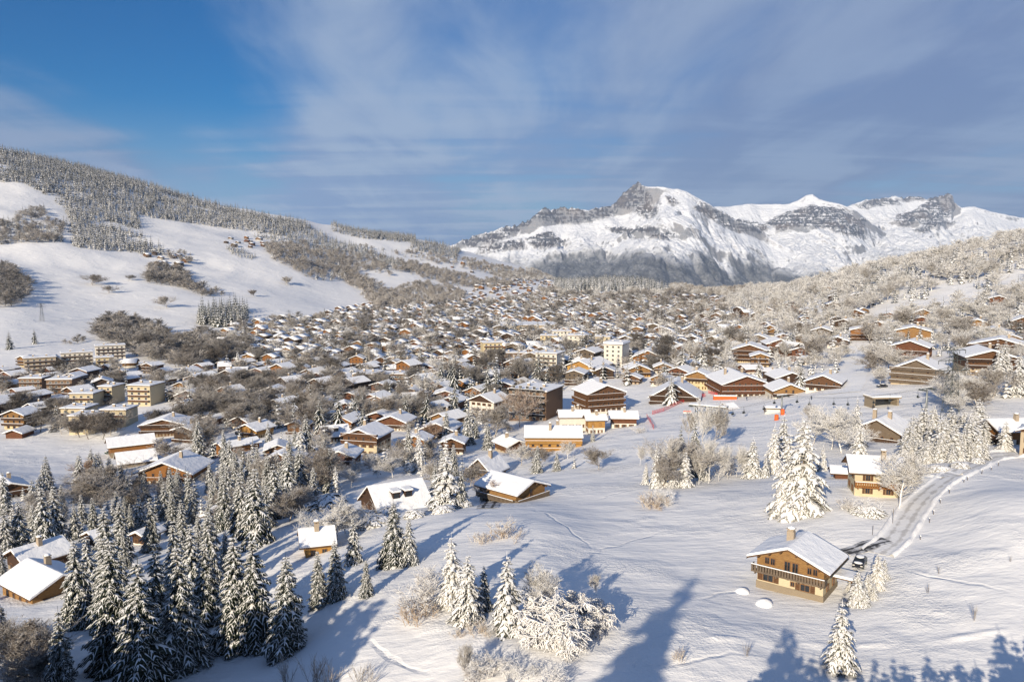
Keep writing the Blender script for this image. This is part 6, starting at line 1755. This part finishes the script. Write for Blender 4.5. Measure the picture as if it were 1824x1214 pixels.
# ------------------------------------------------------------------ labels that single each thing out
ORD = ['first', 'second', 'third', 'fourth', 'fifth', 'sixth', 'seventh', 'eighth', 'ninth', 'tenth', 'eleventh', 'twelfth', 'thirteenth', 'fourteenth', 'fifteenth', 'sixteenth', 'seventeenth', 'eighteenth', 'nineteenth', 'twentieth']
def ordinal(k): return ORD[k] if k < 20 else f"{k + 1}{('st','nd','rd')[(k % 10)] if k % 10 < 3 and (k + 1) // 10 != 11 else 'th'}"
LAND += [('the huge white twin spruce', 1415, 830), ('the frosted thicket', 1235, 820), ('the big drooping shrub', 1005, 1090), ('the dark conifer band', 400, 900), ('the shaded spruce stand', 300, 1080), ('the open slope', 300, 520), ('the tall fir hedge', 1685, 790), ('the bend of the lane', 1625, 915), ('the sunlit spruce clump', 835, 1030)]
NOUN = {'house': 'chalet', 'tree': 'tree', 'shrub': 'shrub', 'post': 'fence post', 'lift chair': 'chair'}
grp = {}
nl = 0
for t_ in THINGS:
    if t_['label']: continue
    look = t_['look'] or 'snowy'
    nm_ = t_['o'].name.split('.')[0]
    noun = 'chalet' if t_['cat'] == 'house' else 'spruce' if nm_ == 'spruce_tree' else ('larch' if 'rusty' in look else 'tree') if t_['cat'] == 'tree' else NOUN.get(t_['cat'], t_['cat'])
    if t_['cat'] != 'house': look = {'slim': 'slender dark', 'mid': 'snow-striped', 'lod': 'snowy', 'lodw': 'pale', 'round': 'round bare', 'tall': 'feathery bare', 'rust': 'rusty', 'arch': 'drooping frosted', 'frost': 'twiggy frosted', 'brown': 'brown frosted', 'reed': 'thin-stemmed'}.get(look, look)
    if 'auto' in t_:
        t_['o']['label'] = f"tall spruce outside the view casting a long blue shadow, {ordinal(t_['auto'])} of the shadow row"; continue
    best = min(LAND, key=lambda l: math.hypot(t_['px'] - l[1], (t_['row'] - l[2]) * 1.8))
    dx, dy = t_['px'] - best[1], (t_['row'] - best[2]) * 1.8
    rel = ('right of' if dx > 0 else 'left of') if abs(dx) > abs(dy) else ('in front of' if dy > 0 else 'behind')
    grp.setdefault((look, noun, best[0], rel), []).append((math.hypot(dx, dy), t_))
for (look, noun, ph, rel), lst in grp.items():
    lst.sort(key=lambda a: a[0])
    for k, (_, t_) in enumerate(lst):
        t_['o']['label'] = f"{look} {noun} {rel} {ph}" if len(lst) == 1 else f"{look} {noun} {rel} {ph}, {(ordinal(k) + ' ') if k else ''}nearest"
seen = {}
for t_ in THINGS: seen.setdefault(t_['o']['label'], []).append(t_['o'].name)
import os
if os.environ.get('LABELDUMP'): open('/tmp/labels.txt', 'w').write('\n'.join(f"{t['o'].name} | {t['o']['label']}" for t in THINGS))
print('DUP', [(k, v) for k, v in seen.items() if len(v) > 1][:5], 'LONG', [l for l in seen if len(l.split()) > 16][:4])
